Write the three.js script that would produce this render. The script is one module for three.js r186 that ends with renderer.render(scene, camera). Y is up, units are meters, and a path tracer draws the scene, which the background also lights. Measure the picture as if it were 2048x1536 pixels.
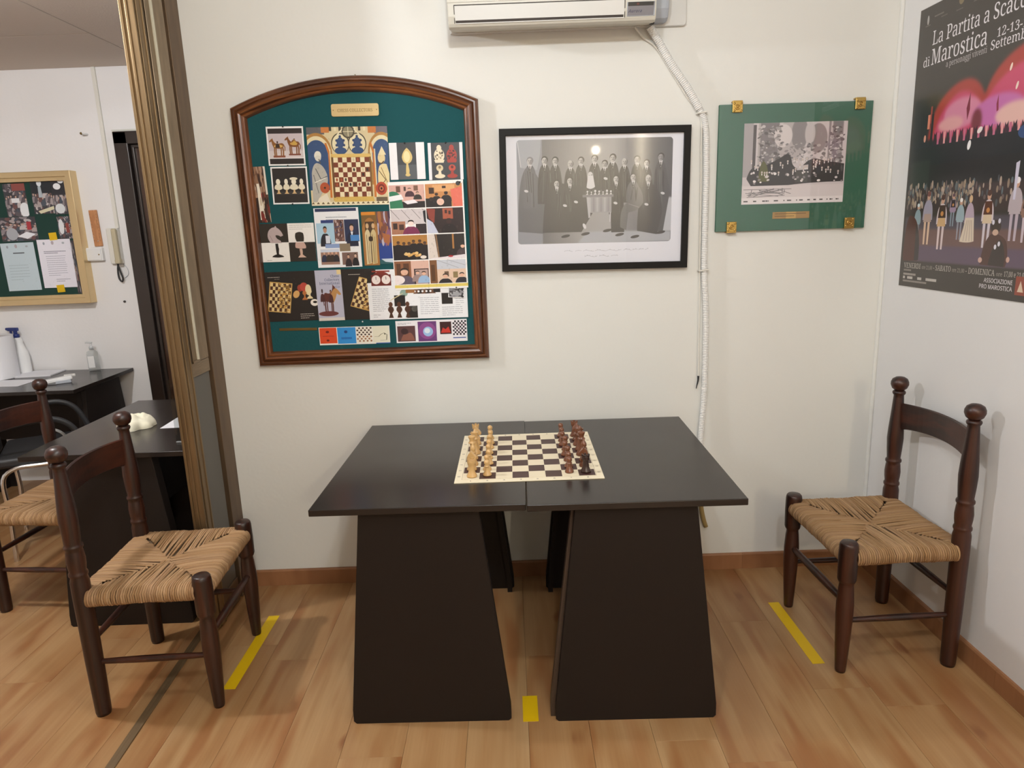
import * as THREE from 'three';
import { RoundedBoxGeometry } from 'three/addons/geometries/RoundedBoxGeometry.js';
import { mergeGeometries, mergeVertices } from 'three/addons/utils/BufferGeometryUtils.js';

// ---------- camera, exposure ----------
const scene = new THREE.Scene();
scene.background = new THREE.Color(0x000000);
const camera = new THREE.PerspectiveCamera(57.4, 2048 / 1536, 0.05, 60);
camera.rotation.order = 'YXZ';
camera.position.set(0, 1.55, 2.9412);
camera.rotation.set(-0.2187, 0.0015, -0.0373);
const renderer = new THREE.WebGLRenderer({ antialias: true });
renderer.toneMapping = THREE.LinearToneMapping;
renderer.toneMappingExposure = 1.0;
renderer.shadowMap.enabled = true;
renderer.shadowMap.type = THREE.PCFSoftShadowMap;
// lamps: [x, y, z, candela, colour]
const LAMPS = {
  near: [-0.05, 2.5, 1.85, 2.7, [0.94, 0.98, 1], 2.2],
  side: [-2.05, 2.5, 0.75, 6.8, [0.95, 0.975, 1], 2.2],
  back: [0.15, 2.72, 3.3, 4.6, [0.94, 0.98, 1], 2.2],
  rear: [1.09, 2.42, 5.86, 6.5, [1, 0.86, 0.62], 0.7],
};

// ---------- helpers ----------
let seed = 7;
const rnd = () => { seed = (seed * 1664525 + 1013904223) >>> 0; return seed / 4294967296; };
const rr = (a, b) => a + (b - a) * rnd();
const used = {};
function numbered(name) {
  const base = name.replace(/_\d{3}$/, '');
  const n = used[base] = (used[base] ?? -1) + 1;
  return n ? base + '_' + String(n).padStart(3, '0') : base;
}
function tag(o, label, category, group) {
  o.userData.label = label; o.userData.category = category;
  if (group) o.userData.group = group;
  return o;
}
function thing(name, label, category, pos = [0, 0, 0], turn = 0, group) {
  const o = new THREE.Group(); o.name = numbered(name); o.position.set(...pos); o.rotation.y = turn;
  scene.add(o); return tag(o, label, category, group);
}
function part(name, geo, mat, parent, pos, rot) {
  const m = new THREE.Mesh(Array.isArray(geo) ? merge(geo) : geo, mat); m.name = name;
  if (pos) m.position.set(...pos);
  if (rot) m.rotation.set(...rot);
  parent.add(m); return m;
}
function solo(name, geo, mat, label, category, pos, rot, group) {
  return tag(part(numbered(name), geo, mat, scene, pos, rot), label, category, group);
}
function struct(name, geo, mat, pos, rot) {
  const m = geo ? part(name, geo, mat, scene, pos, rot) : new THREE.Group();
  if (!geo) { m.name = name; scene.add(m); }
  m.userData.kind = 'structure'; return m;
}
function merge(list) {
  return mergeGeometries(list.map((g) => {
    let h = g.index ? g.toNonIndexed() : g;
    for (const k of Object.keys(h.attributes)) if (!['position', 'normal', 'uv', 'color'].includes(k)) h.deleteAttribute(k);
    return h;
  }));
}
const box = (w, h, d, x = 0, y = 0, z = 0) => new THREE.BoxGeometry(w, h, d).translate(x, y, z);
const rbox = (w, h, d, r = 0.003, x = 0, y = 0, z = 0, s = 2) => new RoundedBoxGeometry(w, h, d, s, Math.min(r, w / 2.01, h / 2.01, d / 2.01)).translate(x, y, z);
const V2 = (a) => a.map(([x, y]) => new THREE.Vector2(x, y));
const lathe = (pts, seg = 24) => new THREE.LatheGeometry(V2(pts), seg);
// box UV in metres along the two largest axes of every face
function metricUV(g, s = 1, off = [0, 0]) {
  const h = g.index ? g.toNonIndexed() : g, p = h.attributes.position, n = h.attributes.normal, uv = [];
  for (let i = 0; i < p.count; i++) {
    const a = [Math.abs(n.getX(i)), Math.abs(n.getY(i)), Math.abs(n.getZ(i))], x = p.getX(i), y = p.getY(i), z = p.getZ(i);
    if (a[1] >= a[0] && a[1] >= a[2]) uv.push(x * s + off[0], z * s + off[1]);
    else if (a[0] >= a[2]) uv.push(z * s + off[0], y * s + off[1]);
    else uv.push(x * s + off[0], y * s + off[1]);
  }
  h.setAttribute('uv', new THREE.Float32BufferAttribute(uv, 2)); return h;
}
// a profile given as [z, y] swept along x
function extrudeX(prof, x0, x1, bevel = 0) {
  const s = new THREE.Shape(V2(prof.map(([z, y]) => [-z, y])));
  const g = new THREE.ExtrudeGeometry(s, { depth: x1 - x0 - 2 * bevel, bevelEnabled: bevel > 0, bevelSize: bevel, bevelThickness: bevel, bevelSegments: 2, bevelOffset: -bevel, steps: 1, curveSegments: 6 });
  return g.translate(0, 0, x0 + bevel).rotateY(Math.PI / 2);
}
// a tube through points with a radius that may vary; oval cross-section allowed
function sweep(pts, n, seg, rad, flat = 1, closed = true) {
  const curve = pts.isCurve ? pts : new THREE.CatmullRomCurve3(pts.map((p) => new THREE.Vector3(...p)), false, 'centripetal');
  const fr = curve.computeFrenetFrames(n, false), P = [], U = [], I = [];
  for (let i = 0; i <= n; i++) {
    const c = curve.getPointAt(i / n), r = typeof rad === 'function' ? rad(i / n, i) : rad;
    for (let j = 0; j <= seg; j++) {
      const a = j / seg * Math.PI * 2, v = c.clone().addScaledVector(fr.normals[i], Math.cos(a) * r).addScaledVector(fr.binormals[i], Math.sin(a) * r * flat);
      P.push(v.x, v.y, v.z); U.push(j / seg, i / n * 2);
    }
  }
  for (let i = 0; i < n; i++) for (let j = 0; j < seg; j++) {
    const a = i * (seg + 1) + j, b = a + seg + 1; I.push(a, a + 1, b, b, a + 1, b + 1);
  }
  if (closed) for (const [i, f] of [[0, 1], [n, -1]]) {
    const c = curve.getPointAt(i / n), k = P.length / 3; P.push(c.x, c.y, c.z); U.push(0.5, 0.5);
    for (let j = 0; j < seg; j++) { const a = i * (seg + 1) + j; f > 0 ? I.push(k, a + 1, a) : I.push(k, a, a + 1); }
  }
  const g = new THREE.BufferGeometry(); g.setAttribute('position', new THREE.Float32BufferAttribute(P, 3)); g.setAttribute('uv', new THREE.Float32BufferAttribute(U, 2));
  g.setIndex(I); g.computeVertexNormals(); return g;
}
// ---------- textures ----------
const hash = (x, y, s) => { let h = Math.imul(x, 374761393) ^ Math.imul(y, 668265263) ^ Math.imul(s, 1442695041); h = Math.imul(h ^ (h >>> 13), 1274126177); return ((h ^ (h >>> 16)) >>> 0) / 4294967296; };
function noise(x, y, s, px = 0, py = 0) {                       // value noise, periodic when px, py are set
  const xi = Math.floor(x), yi = Math.floor(y), fx = x - xi, fy = y - yi, u = fx * fx * (3 - 2 * fx), v = fy * fy * (3 - 2 * fy);
  const w = (a, p) => (p ? ((a % p) + p) % p : a), h = (a, b) => hash(w(a, px), w(b, py), s);
  return (h(xi, yi) * (1 - u) + h(xi + 1, yi) * u) * (1 - v) + (h(xi, yi + 1) * (1 - u) + h(xi + 1, yi + 1) * u) * v;
}
const fbm = (x, y, s, px, py) => noise(x, y, s, px, py) * 0.55 + noise(x * 2, y * 2, s + 1, px * 2, py * 2) * 0.29 + noise(x * 4, y * 4, s + 2, px * 4, py * 4) * 0.16;
const sm = (a, b, x) => { const t = Math.min(1, Math.max(0, (x - a) / (b - a))); return t * t * (3 - 2 * t); };
function dataTex(w, h, fn, srgb = true, repeat = [1, 1]) {
  const d = new Uint8Array(w * h * 4);
  for (let y = 0; y < h; y++) for (let x = 0; x < w; x++) { const c = fn(x / w, y / h), i = (y * w + x) * 4; d[i] = c[0]; d[i + 1] = c[1]; d[i + 2] = c[2]; d[i + 3] = 255; }
  const t = new THREE.DataTexture(d, w, h); t.wrapS = t.wrapT = THREE.RepeatWrapping; t.magFilter = THREE.LinearFilter; t.minFilter = THREE.LinearMipmapLinearFilter; t.generateMipmaps = true;
  if (srgb) t.colorSpace = THREE.SRGBColorSpace; t.repeat.set(...repeat); t.needsUpdate = true; return t;
}
const mix = (a, b, t) => [a[0] + (b[0] - a[0]) * t, a[1] + (b[1] - a[1]) * t, a[2] + (b[2] - a[2]) * t];
// laminate floor, 1 m across the grain by 2 m along it
const floorTex = dataTex(640, 1024, (u, v) => {
  const wob = fbm(u * 6, v * 4, 3, 6, 4), st = fbm(u * 22 + wob * 1.2, v * 3, 11, 22, 3), red = fbm(u * 13, v * 4, 21, 13, 4), g = noise(u * 260, v * 14, 31, 260, 14), kn = fbm(u * 14, v * 9, 41, 14, 9);
  let c = mix([206, 164, 116], [190, 142, 94], sm(0.3, 0.7, st));
  c = mix(c, [168, 104, 58], 0.6 * sm(0.56, 0.8, red)); c = mix(c, [222, 184, 138], 0.5 * sm(0.52, 0.75, wob));
  c = mix(c, [140, 80, 44], 0.7 * sm(0.68, 0.8, kn * 0.6 + st * 0.4));
  return mix(c, [150, 100, 60], 0.13 * g);
});
const woodTex = (dark, light, s, fx = 40) => dataTex(256, 512, (u, v) => {
  const w = fbm(u * 5, v * 3, s, 5, 3), a = fbm(u * fx + w * 4, v * 3, s + 5, fx, 3), g = noise(u * 120, v * 16, s + 9, 120, 16);
  return mix(mix(dark, light, sm(0.25, 0.75, a)), dark, 0.25 * g);
});
const chairTex = woodTex([33, 14, 8], [70, 33, 18], 51, 14);
const frameTex = woodTex([70, 36, 17], [132, 78, 41], 71, 10);
const skirtTex = woodTex([132, 88, 56], [160, 112, 76], 91, 6);
const plasterBump = dataTex(512, 512, (u, v) => { const n = 255 * (0.5 * fbm(u * 10, v * 10, 5, 10, 10) + 0.3 * fbm(u * 40, v * 40, 8, 40, 40) + 0.2 * noise(u * 160, v * 160, 9, 160, 160)); return [n, n, n]; }, false, [0.6, 0.6]);
const fineBump = dataTex(256, 256, (u, v) => { const n = 255 * fbm(u * 64, v * 64, 15, 64, 64); return [n, n, n]; }, false, [3, 3]);
const smear = dataTex(256, 256, (u, v) => { const n = 200 + 40 * fbm(u * 9, v * 9, 25, 9, 9); return [n, n, n]; }, false, [1.3, 1.3]);
const brushed = dataTex(256, 256, (u, v) => { const n = 205 + 50 * fbm(u * 5, v * 20, 35, 5, 20); return [n, n, n]; }, true, [1, 1]);

// ---------- materials ----------
const lin = (r, g, b) => new THREE.Color().setRGB(r, g, b);
const std = (color, roughness = 0.6, extra = {}) => new THREE.MeshStandardMaterial({ color, roughness, ...extra });
const phys = (color, roughness, extra = {}) => new THREE.MeshPhysicalMaterial({ color, roughness, ...extra });
const M = {
  wallBack: std(lin(0.775, 0.768, 0.73), 0.75, { bumpMap: plasterBump, bumpScale: 0.0012 }),
  wallRight: std(lin(0.775, 0.765, 0.76), 0.75, { bumpMap: plasterBump, bumpScale: 0.0012 }),
  wallSide: std(lin(0.81, 0.795, 0.795), 0.75, { bumpMap: plasterBump, bumpScale: 0.0012 }),
  ceil: std(lin(0.8, 0.78, 0.74), 0.9),
  ceilPanel: std(lin(0.62, 0.54, 0.47), 0.85, { bumpMap: fineBump, bumpScale: 0.0004 }),
  skirt: std(0xffffff, 0.45, { map: skirtTex }),
  chair: phys(0xffffff, 0.42, { map: chairTex, clearcoat: 0.2, clearcoatRoughness: 0.25 }),
  rush: std(0xffffff, 0.85, { vertexColors: true }),
  rushCore: std(lin(0.13, 0.08, 0.042), 0.9),
  table: phys(lin(0.020, 0.015, 0.013), 0.27, { roughnessMap: smear, specularIntensity: 0.75 }),
  tableLeg: phys(lin(0.013, 0.0085, 0.0065), 0.6, { specularIntensity: 0.5 }),
  tableEdge: std(lin(0.055, 0.034, 0.022), 0.5),
  frameWood: phys(0xffffff, 0.35, { map: frameTex, clearcoat: 0.7, clearcoatRoughness: 0.18 }),
  felt: std(lin(0.005, 0.075, 0.085), 0.95, { bumpMap: fineBump, bumpScale: 0.0006 }),
  brass: std(lin(0.50, 0.33, 0.10), 0.3, { metalness: 0.95 }),
  oldBrass: std(lin(0.22, 0.145, 0.05), 0.4, { metalness: 0.85 }),
  gold: std(lin(0.72, 0.56, 0.32), 0.34, { metalness: 0.9 }),
  bronze: std(lin(0.36, 0.265, 0.17), 0.34, { metalness: 0.85, map: brushed }),
  bronzeDark: std(lin(0.19, 0.12, 0.068), 0.42, { metalness: 0.5, map: brushed }),
  oldGold: std(lin(0.31, 0.21, 0.11), 0.4, { metalness: 0.75, map: brushed }),
  greyPanel: std(lin(0.10, 0.09, 0.075), 0.35),
  gasket: std(lin(0.58, 0.54, 0.42), 0.6),
  black: phys(lin(0.010, 0.009, 0.008), 0.5, { specularIntensity: 0.35 }),
  blackPlastic: std(lin(0.02, 0.02, 0.022), 0.5),
  white: std(lin(0.8, 0.8, 0.8), 0.5),
  whitePlastic: std(lin(0.74, 0.72, 0.66), 0.4),
  conduit: std(lin(0.80, 0.79, 0.77), 0.45),
  ac: std(lin(0.62, 0.595, 0.52), 0.4),
  acFlap: std(lin(0.66, 0.65, 0.62), 0.4),
  acGrey: std(lin(0.42, 0.45, 0.50), 0.5),
  dark: std(lin(0.05, 0.04, 0.035), 0.6),
  tape: std(lin(0.72, 0.46, 0.0), 0.45),
  strip: std(lin(0.20, 0.13, 0.065), 0.5, { metalness: 0.2, map: brushed }),
  chrome: std(lin(0.75, 0.75, 0.76), 0.18, { metalness: 1 }),
  glass: phys(0xffffff, 0.02, { transmission: 1, thickness: 0, ior: 1.5 }),
  acrylic: phys(lin(0.78, 0.80, 0.80), 0.04, { transmission: 1, thickness: 0, ior: 1.49 }),
  cream: std(lin(0.80, 0.76, 0.60), 0.8),
  paper: std(lin(0.80, 0.80, 0.84), 0.8),
  doorDark: phys(lin(0.020, 0.012, 0.009), 0.35, { clearcoat: 0.5, clearcoatRoughness: 0.2 }),
  boxwood: phys(lin(0.62, 0.38, 0.15), 0.35, { clearcoat: 0.5, clearcoatRoughness: 0.25 }),
  rosewood: phys(lin(0.165, 0.054, 0.022), 0.32, { clearcoat: 0.5, clearcoatRoughness: 0.25 }),
  darkRosewood: phys(lin(0.035, 0.014, 0.010), 0.32, { clearcoat: 0.5, clearcoatRoughness: 0.25 }),
};
const floorMats = [[1, 1, 1], [0.93, 0.90, 0.87], [1.04, 1.03, 1.02], [0.97, 0.93, 0.9], [1.0, 0.97, 0.93]].map(([r, g, b]) =>
  phys(lin(r * 0.66, g * 0.66, b * 0.64), 0.4, { map: floorTex, clearcoat: 0.12, clearcoatRoughness: 0.3 }));

// =====================================================================
// THE SETTING
// =====================================================================
const ZB = -1.58, XL = -4.4, ZR = 7.0, H1 = 2.86, H2 = 2.58;
{
  const fl = struct('floor');
  part('subfloor', box(XL * -1 + 1.9, 0.1, ZR - ZB + 0.3, (XL + 1.9) / 2, -0.0625, (ZR + ZB) / 2), std(lin(0.3, 0.2, 0.12), 0.8), fl);
  const W = 0.1925, L = 1.285, x0 = 0.009 - W * 23;
  const plank = (x, za, zb) => {
    const g = rbox(W - 0.0006, 0.0125, zb - za - 0.0002, 0.0006, x + W / 2, -0.00625, (za + zb) / 2, 1), p = g.attributes.position, uv = [], a = rnd(), b = rnd();
    for (let i = 0; i < p.count; i++) uv.push(p.getX(i) - x + a, p.getZ(i) / 2 + b);
    g.setAttribute('uv', new THREE.Float32BufferAttribute(uv, 2));
    part('plank', g, floorMats[Math.floor(rnd() * 5)], fl);
  };
  for (let i = 0; i < 32; i++) {
    const x = x0 + i * W; if (x > 1.62 || x < XL - W) continue;
    let z = ZB - rr(0, L);
    while (z < ZR) {
      const a = Math.max(z, ZB), b = Math.min(z + L, ZR);
      if (b - a > 0.05 && a < 3.2) plank(x, a, b);
      z += L;
    }
  }
  // floor behind the camera
  part('floor_rear', metricUV(box(6.1, 0.0125, 2.6, -1.35, -0.00625, 5.75)), floorMats[1], fl).userData.kind = 'stuff';
}
const wallUV = (g) => metricUV(g, 1);
struct('wall_back', wallUV(box(3.05, 3.0, 0.14, 0.25, 1.5, -0.07)), M.wallBack);
struct('wall_right', wallUV(box(0.14, 3.0, 7.6, 0.07, 1.5, 3.4)), M.wallRight, [1.556, 0, 0], [0, 0.0122, 0]);
struct('wall_rear', wallUV(box(6.6, 3.0, 0.14, -1.3, 1.5, ZR + 0.07)), M.wallBack);
struct('wall_left', wallUV(box(0.14, 3.0, 8.9, XL - 0.07, 1.5, 2.7)), M.wallSide);
struct('wall_far', wallUV(box(3.5, 3.0, 0.14, XL + 1.6, 1.5, ZB - 0.07)), M.wallSide);
struct('wall_inner', wallUV(box(0.1, 3.0, 1.5, -1.15, 1.5, -0.83)), M.wallSide);
struct('ceiling', box(3.2, 0.1, 7.2, 0.3, H1 + 0.05, 3.5), M.ceil);
struct('beam_divider', wallUV(box(0.14, 0.4, 7.1, -1.27, 2.72, 3.5)), M.wallBack);
{
  const c = struct('ceiling_side');
  part('ceiling_base', box(3.3, 0.1, 8.8, -2.85, H2 + 0.062, 2.75), M.dark, c);
  for (const [xa, xb, za, zb] of [[XL, -2.062, -0.888, 7], [XL, -2.062, ZB, -0.894], [-2.056, -1.2, ZB, -0.2], [-2.056, -1.2, -0.194, 7]])
    part('panel', rbox(xb - xa, 0.012, zb - za, 0.003, (xa + xb) / 2, H2 + 0.006, (za + zb) / 2), M.ceilPanel, c);
}
{ // skirting
  const h = 0.074, prof = [[0, 0], [0.013, 0], [0.013, h - 0.006], [0.009, h], [0, h]];
  const b = struct('baseboard_back');
  for (const [a, c] of [[-1.21, -0.39], [-0.389, 0.31], [0.311, 1.010], [1.011, 1.555]]) part('skirting_piece', metricUV(extrudeX(prof, a, c), 1, [rnd() * 3, rnd()]), M.skirt, b);
  const r = struct('baseboard_right'); r.position.set(1.556, 0, 0); r.rotation.y = 0.0122 - Math.PI / 2;
  for (const [a, c] of [[0.014, 0.9], [0.901, 1.34], [1.341, 2.6], [2.601, 4.2], [4.201, 6.9]]) part('skirting_piece', metricUV(extrudeX(prof, a, c), 1, [rnd() * 3, rnd()]), M.skirt, r);
}
struct('trim_1', sweep([[1.551, 0.075, 0.004], [1.551, 1.4, 0.004], [1.551, 2.85, 0.004]], 8, 8, 0.009), M.wallBack);
// dark door of the side room
{
  const d = struct('door_1', null); d.position.set(0, 0, ZB);
  const x0 = -2.362;
  const arch = (w, z, y, x) => metricUV(merge([rbox(w, y, z, 0.006, x + w / 2, y / 2, z / 2)]));
  part('door_frame', [arch(0.085, 0.05, 2.205, x0), rbox(0.8, 0.075, 0.05, 0.006, x0 + 0.4, 2.168, 0.025), arch(0.02, 0.03, 2.13, x0 + 0.09), rbox(0.8, 0.02, 0.03, 0.005, x0 + 0.5, 2.12, 0.015)], M.doorDark, d);
  const leaf = part('door_leaf', box(0.75, 2.11, 0.012, x0 + 0.48, 1.055, 0.006), phys(lin(0.05, 0.022, 0.012), 0.3, { clearcoat: 0.5 }), d);
  for (const [y, h] of [[0.55, 0.75], [1.5, 0.95]]) part('door_panel', rbox(0.5, h, 0.014, 0.008, x0 + 0.5, y, 0.014), phys(lin(0.06, 0.026, 0.014), 0.3, { clearcoat: 0.5 }), leaf);
  part('edge_trim', [box(0.008, 2.21, 0.012, x0 - 0.004, 1.105, 0.006), box(0.8, 0.012, 0.03, x0 + 0.39, 2.212, 0.015)], std(lin(0.62, 0.62, 0.56), 0.6), d);
}
// bronze sliding partition stacked against the end of the wall
{
  const d = struct('door_2'), X = -1.225, H = 2.55;
  const bar = (za, zb, xa, xb, y0, y1, r = 0.002) => rbox(xb - xa, y1 - y0, zb - za, r, (xa + xb) / 2, (y0 + y1) / 2, (za + zb) / 2);
  const lead = part('leading_stile', [bar(0.296, 0.344, X - 0.048, X, 0.004, H), bar(0.354, 0.362, X - 0.05, X - 0.001, 0.004, H), bar(0.34, 0.356, X - 0.05, X - 0.007, 0.004, H)], M.oldGold, d);
  part('rib', [bar(0.305, 0.313, X - 0.01, X + 0.003, 0.004, H), bar(0.358, 0.365, X - 0.03, X - 0.022, 0.004, H), bar(0.358, 0.366, X - 0.05, X - 0.04, 0.004, H)], M.oldGold, lead);
  part('channel', bar(0.27, 0.298, X - 0.05, X - 0.018, 0.004, H), M.bronzeDark, d);
  part('upper_panel', bar(0.224, 0.272, X - 0.034, X - 0.010, 1.085, H), M.bronze, d);
  part('panel_bead', bar(0.264, 0.272, X - 0.02, X - 0.004, 1.085, H), M.bronze, d);
  part('gasket', bar(0.214, 0.225, X - 0.012, X - 0.003, 1.09, H), M.gasket, d);
  part('gasket_foot', bar(0.214, 0.272, X - 0.012, X - 0.002, 1.082, 1.092), M.bronze, d);
  part('stile', bar(0.130, 0.213, X - 0.04, X - 0.005, 1.085, H), M.bronze, d);
  part('middle_rail', bar(0.130, 0.286, X - 0.04, X - 0.006, 1.03, 1.084), M.bronze, d);
  part('bottom_rail', bar(0.130, 0.286, X - 0.04, X - 0.006, 0.004, 0.11), M.bronzeDark, d);
  part('lower_panel', bar(0.130, 0.284, X - 0.03, X - 0.012, 0.108, 1.032), M.greyPanel, d);
  part('gap', bar(0.108, 0.131, X - 0.05, X - 0.022, 0.004, H), M.dark, d);
  part('wall_jamb', bar(0.0005, 0.109, X - 0.05, X - 0.003, 0.004, H), M.bronzeDark, d);
  const t = struct('trim_2', rbox(0.03, 0.005, 2.6, 0.0015, 0, 0.0025, 0), M.strip, [-1.236, 0, 1.665], [0, 0.045, 0]);
}

// =====================================================================
// LAMPS (out of the frame)
// =====================================================================
function lamp(key, ceilY, label) {
  const [x, y, z, cd, col, soft] = LAMPS[key];
  const t = thing('ceiling_lamp', label, 'lamp', [x, y, z]);
  part('globe', new THREE.SphereGeometry(0.07, 24, 16), new THREE.MeshStandardMaterial({ color: 0x000000, emissive: lin(...col), emissiveIntensity: 1.4 }), t).castShadow = false;
  part('mount', lathe([[0, ceilY - y], [0.06, ceilY - y], [0.055, ceilY - y - 0.02], [0.012, ceilY - y - 0.025], [0.012, 0.07], [0.025, 0.066], [0, 0.064]], 24), M.whitePlastic, t);
  const l = new THREE.PointLight(lin(...col), cd, 0, 2); l.position.set(0, 0, 0); l.shadow.radius = soft; l.castShadow = true; l.name = 'bulb_light'; t.add(l);
}
lamp('near', H1, 'white globe lamp hanging under the ceiling in front of the chess table');
lamp('back', H1, 'white globe lamp under the ceiling over the middle of the room');
lamp('side', H2, 'white globe lamp under the ceiling of the side room');
lamp('rear', H1, 'warm globe lamp mirrored in the glass of the black picture frame');

// =====================================================================
// RUSH-SEATED CHAIRS
// =====================================================================
const strand = [[160, 126, 88], [152, 117, 79], [168, 134, 97], [158, 124, 90], [146, 111, 75]].map(([r, g, b]) => new THREE.Color().setStyle(`rgb(${r},${g},${b})`));
function rushSeat() {
  const list = [], W = 0.436, D = 0.384, R = 0.026, Y = 0.43;
  const side = (len, half, place, n) => {
    for (let i = 0; i < n; i++) {
      const s = ((i + 0.5) / n - 0.5) * len, f = 1 - Math.abs(s) / (len / 2), d = Math.max(0.03, half * f - 0.001), w = len / n * rr(0.44, 0.57), lift = rr(0, 0.0022), yaw = rr(-0.012, 0.012) * f;
      const pts = [], dip = 0.012 * f;
      pts.push([s + yaw, Y - R * 0.55 + 0.004, d * 0.9]);
      for (let k = 0; k <= 8; k++) { const a = -Math.PI / 2 - k / 8 * Math.PI; pts.push([s, Y + Math.sin(a) * (R + lift * 0.5), Math.cos(a) * (R + lift)]); }
      pts.push([s + yaw * 0.4, Y + R + lift * 0.7 - dip * 0.3, d * 0.5 + 0.004]);
      pts.push([s + yaw, Y + R + lift * 0.5 - dip - 0.001, d + 0.008]);
      const v = pts.map(([a, b, c]) => place(a, b, c));
      const g = sweep(v, 16, 6, (t) => w * (1 + 0.1 * Math.sin(t * 19 + i * 2)), 1);
      const p = g.attributes.position, col = [], c = strand[Math.floor(rnd() * 5)], k = rr(0.9, 1.05);
      for (let q = 0; q < p.count; q++) col.push(c.r * k, c.g * k, c.b * k);
      g.setAttribute('color', new THREE.Float32BufferAttribute(col, 3)); list.push(g);
    }
  };
  // place(s, y, inward distance from the rail)
  side(W - 0.04, D / 2, (s, y, d) => [s, y, D / 2 - d], 52);
  side(W - 0.04, D / 2, (s, y, d) => [-s, y, -D / 2 + d], 52);
  side(D - 0.04, W / 2, (s, y, d) => [W / 2 - d, y, -s], 46);
  side(D - 0.04, W / 2, (s, y, d) => [-W / 2 + d, y, s], 46);
  return merge(list);
}
const rearPost = [[0, 0], [0.022, 0], [0.0245, 0.012], [0.0275, 0.2], [0.029, 0.44], [0.0285, 0.49], [0.025, 0.505], [0.0285, 0.512], [0.0285, 0.519], [0.025, 0.526], [0.0275, 0.545], [0.0285, 0.565], [0.026, 0.592], [0.0245, 0.6], [0.0285, 0.606], [0.0285, 0.613], [0.024, 0.62], [0.027, 0.66], [0.029, 0.7], [0.027, 0.74], [0.0225, 0.8], [0.0185, 0.86], [0.0178, 0.872], [0.0215, 0.876], [0.0235, 0.882], [0.0215, 0.888], [0.013, 0.892], [0, 0.892]];
const finialProf = [[0, 0.889], [0.015, 0.89], [0.026, 0.899], [0.0315, 0.913], [0.031, 0.924], [0.026, 0.935], [0.015, 0.942], [0, 0.944]];
const frontLeg = [[0, 0], [0.0165, 0], [0.018, 0.008], [0.0235, 0.1], [0.0285, 0.22], [0.0285, 0.26], [0.025, 0.315], [0.0225, 0.336], [0.027, 0.342], [0.0305, 0.352], [0.0315, 0.42], [0.0305, 0.47], [0.0285, 0.48], [0.024, 0.4855], [0, 0.487]];
function buildChair(name, label, pos, turn) {
  const t = thing(name, label, 'chair', pos, turn);
  const xf = 0.217, xr = 0.213, zf = 0.192, zr = -0.192;
  for (const s of [-1, 1]) part('leg', lathe(frontLeg, 20), M.chair, t, [s * xf, 0, zf]);
  for (const s of [-1, 1]) { const p = part('back_post', lathe(rearPost, 22), M.chair, t, [s * xr, 0, zr]); part('finial', lathe(finialProf, 22), M.chair, p); }
  { // bowed back rail
    const n = 18, P = [], U = [], I = [];
    for (let i = 0; i <= n; i++) {
      const u = i / n * 2 - 1, x = u * xr, z = zr - 0.042 * (1 - u * u), top = 0.842 + 0.006 * (1 - u * u), bot = 0.742 + 0.012 * (1 - u * u) - 0.008 * Math.pow(Math.abs(u), 6), th = 0.006;
      for (const [y, dz] of [[top - 0.003, th], [top, 0], [top - 0.003, -th], [bot + 0.003, -th], [bot, 0], [bot + 0.003, th]]) { P.push(x, y, z + dz); U.push(y * 4, x * 2); }
    }
    for (let i = 0; i < n; i++) for (let j = 0; j < 6; j++) { const a = i * 6 + j, b = i * 6 + (j + 1) % 6, c = a + 6, d = b + 6; I.push(a, b, c, c, b, d); }
    const g = new THREE.BufferGeometry(); g.setAttribute('position', new THREE.Float32BufferAttribute(P, 3)); g.setAttribute('uv', new THREE.Float32BufferAttribute(U, 2)); g.setIndex(I);
    const h = g.toNonIndexed(); h.computeVertexNormals(); part('backrest', h, M.chair, t);
  }
  const spin = (a, b, r) => sweep([a, [(a[0] + b[0]) / 2, (a[1] + b[1]) / 2, (a[2] + b[2]) / 2], b], 12, 10, (u) => r * (0.72 + 0.34 * Math.sin(Math.PI * u)), 1);
  for (const s of [-1, 1]) part('stretcher', spin([s * xf, 0.195, zf], [s * xr, 0.195, zr], 0.011), M.chair, t);
  part('stretcher', spin([-xf, 0.262, zf], [xf, 0.262, zf], 0.0135), M.chair, t);
  part('stretcher', spin([-xr, 0.268, zr], [xr, 0.268, zr], 0.012), M.chair, t);
  const seat = part('rush_seat', rushSeat(), M.rush, t);
  part('seat_core', box(0.41, 0.022, 0.36, 0, 0.432, 0), M.rushCore, seat);
  return t;
}
buildChair('rush_chair', 'dark wooden chair with woven rush seat, standing against the right wall under the poster', [1.291, 0, 0.552], -1.545);
buildChair('rush_chair', 'dark wooden chair with woven rush seat, beside the bronze partition and nearest the floor strip', [-1.243, 0, 0.634], 1.628);
buildChair('rush_chair', 'dark wooden rush chair in the side room, cut by the left edge behind another chair', [-2.038, 0, -0.047], 1.49);

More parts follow.
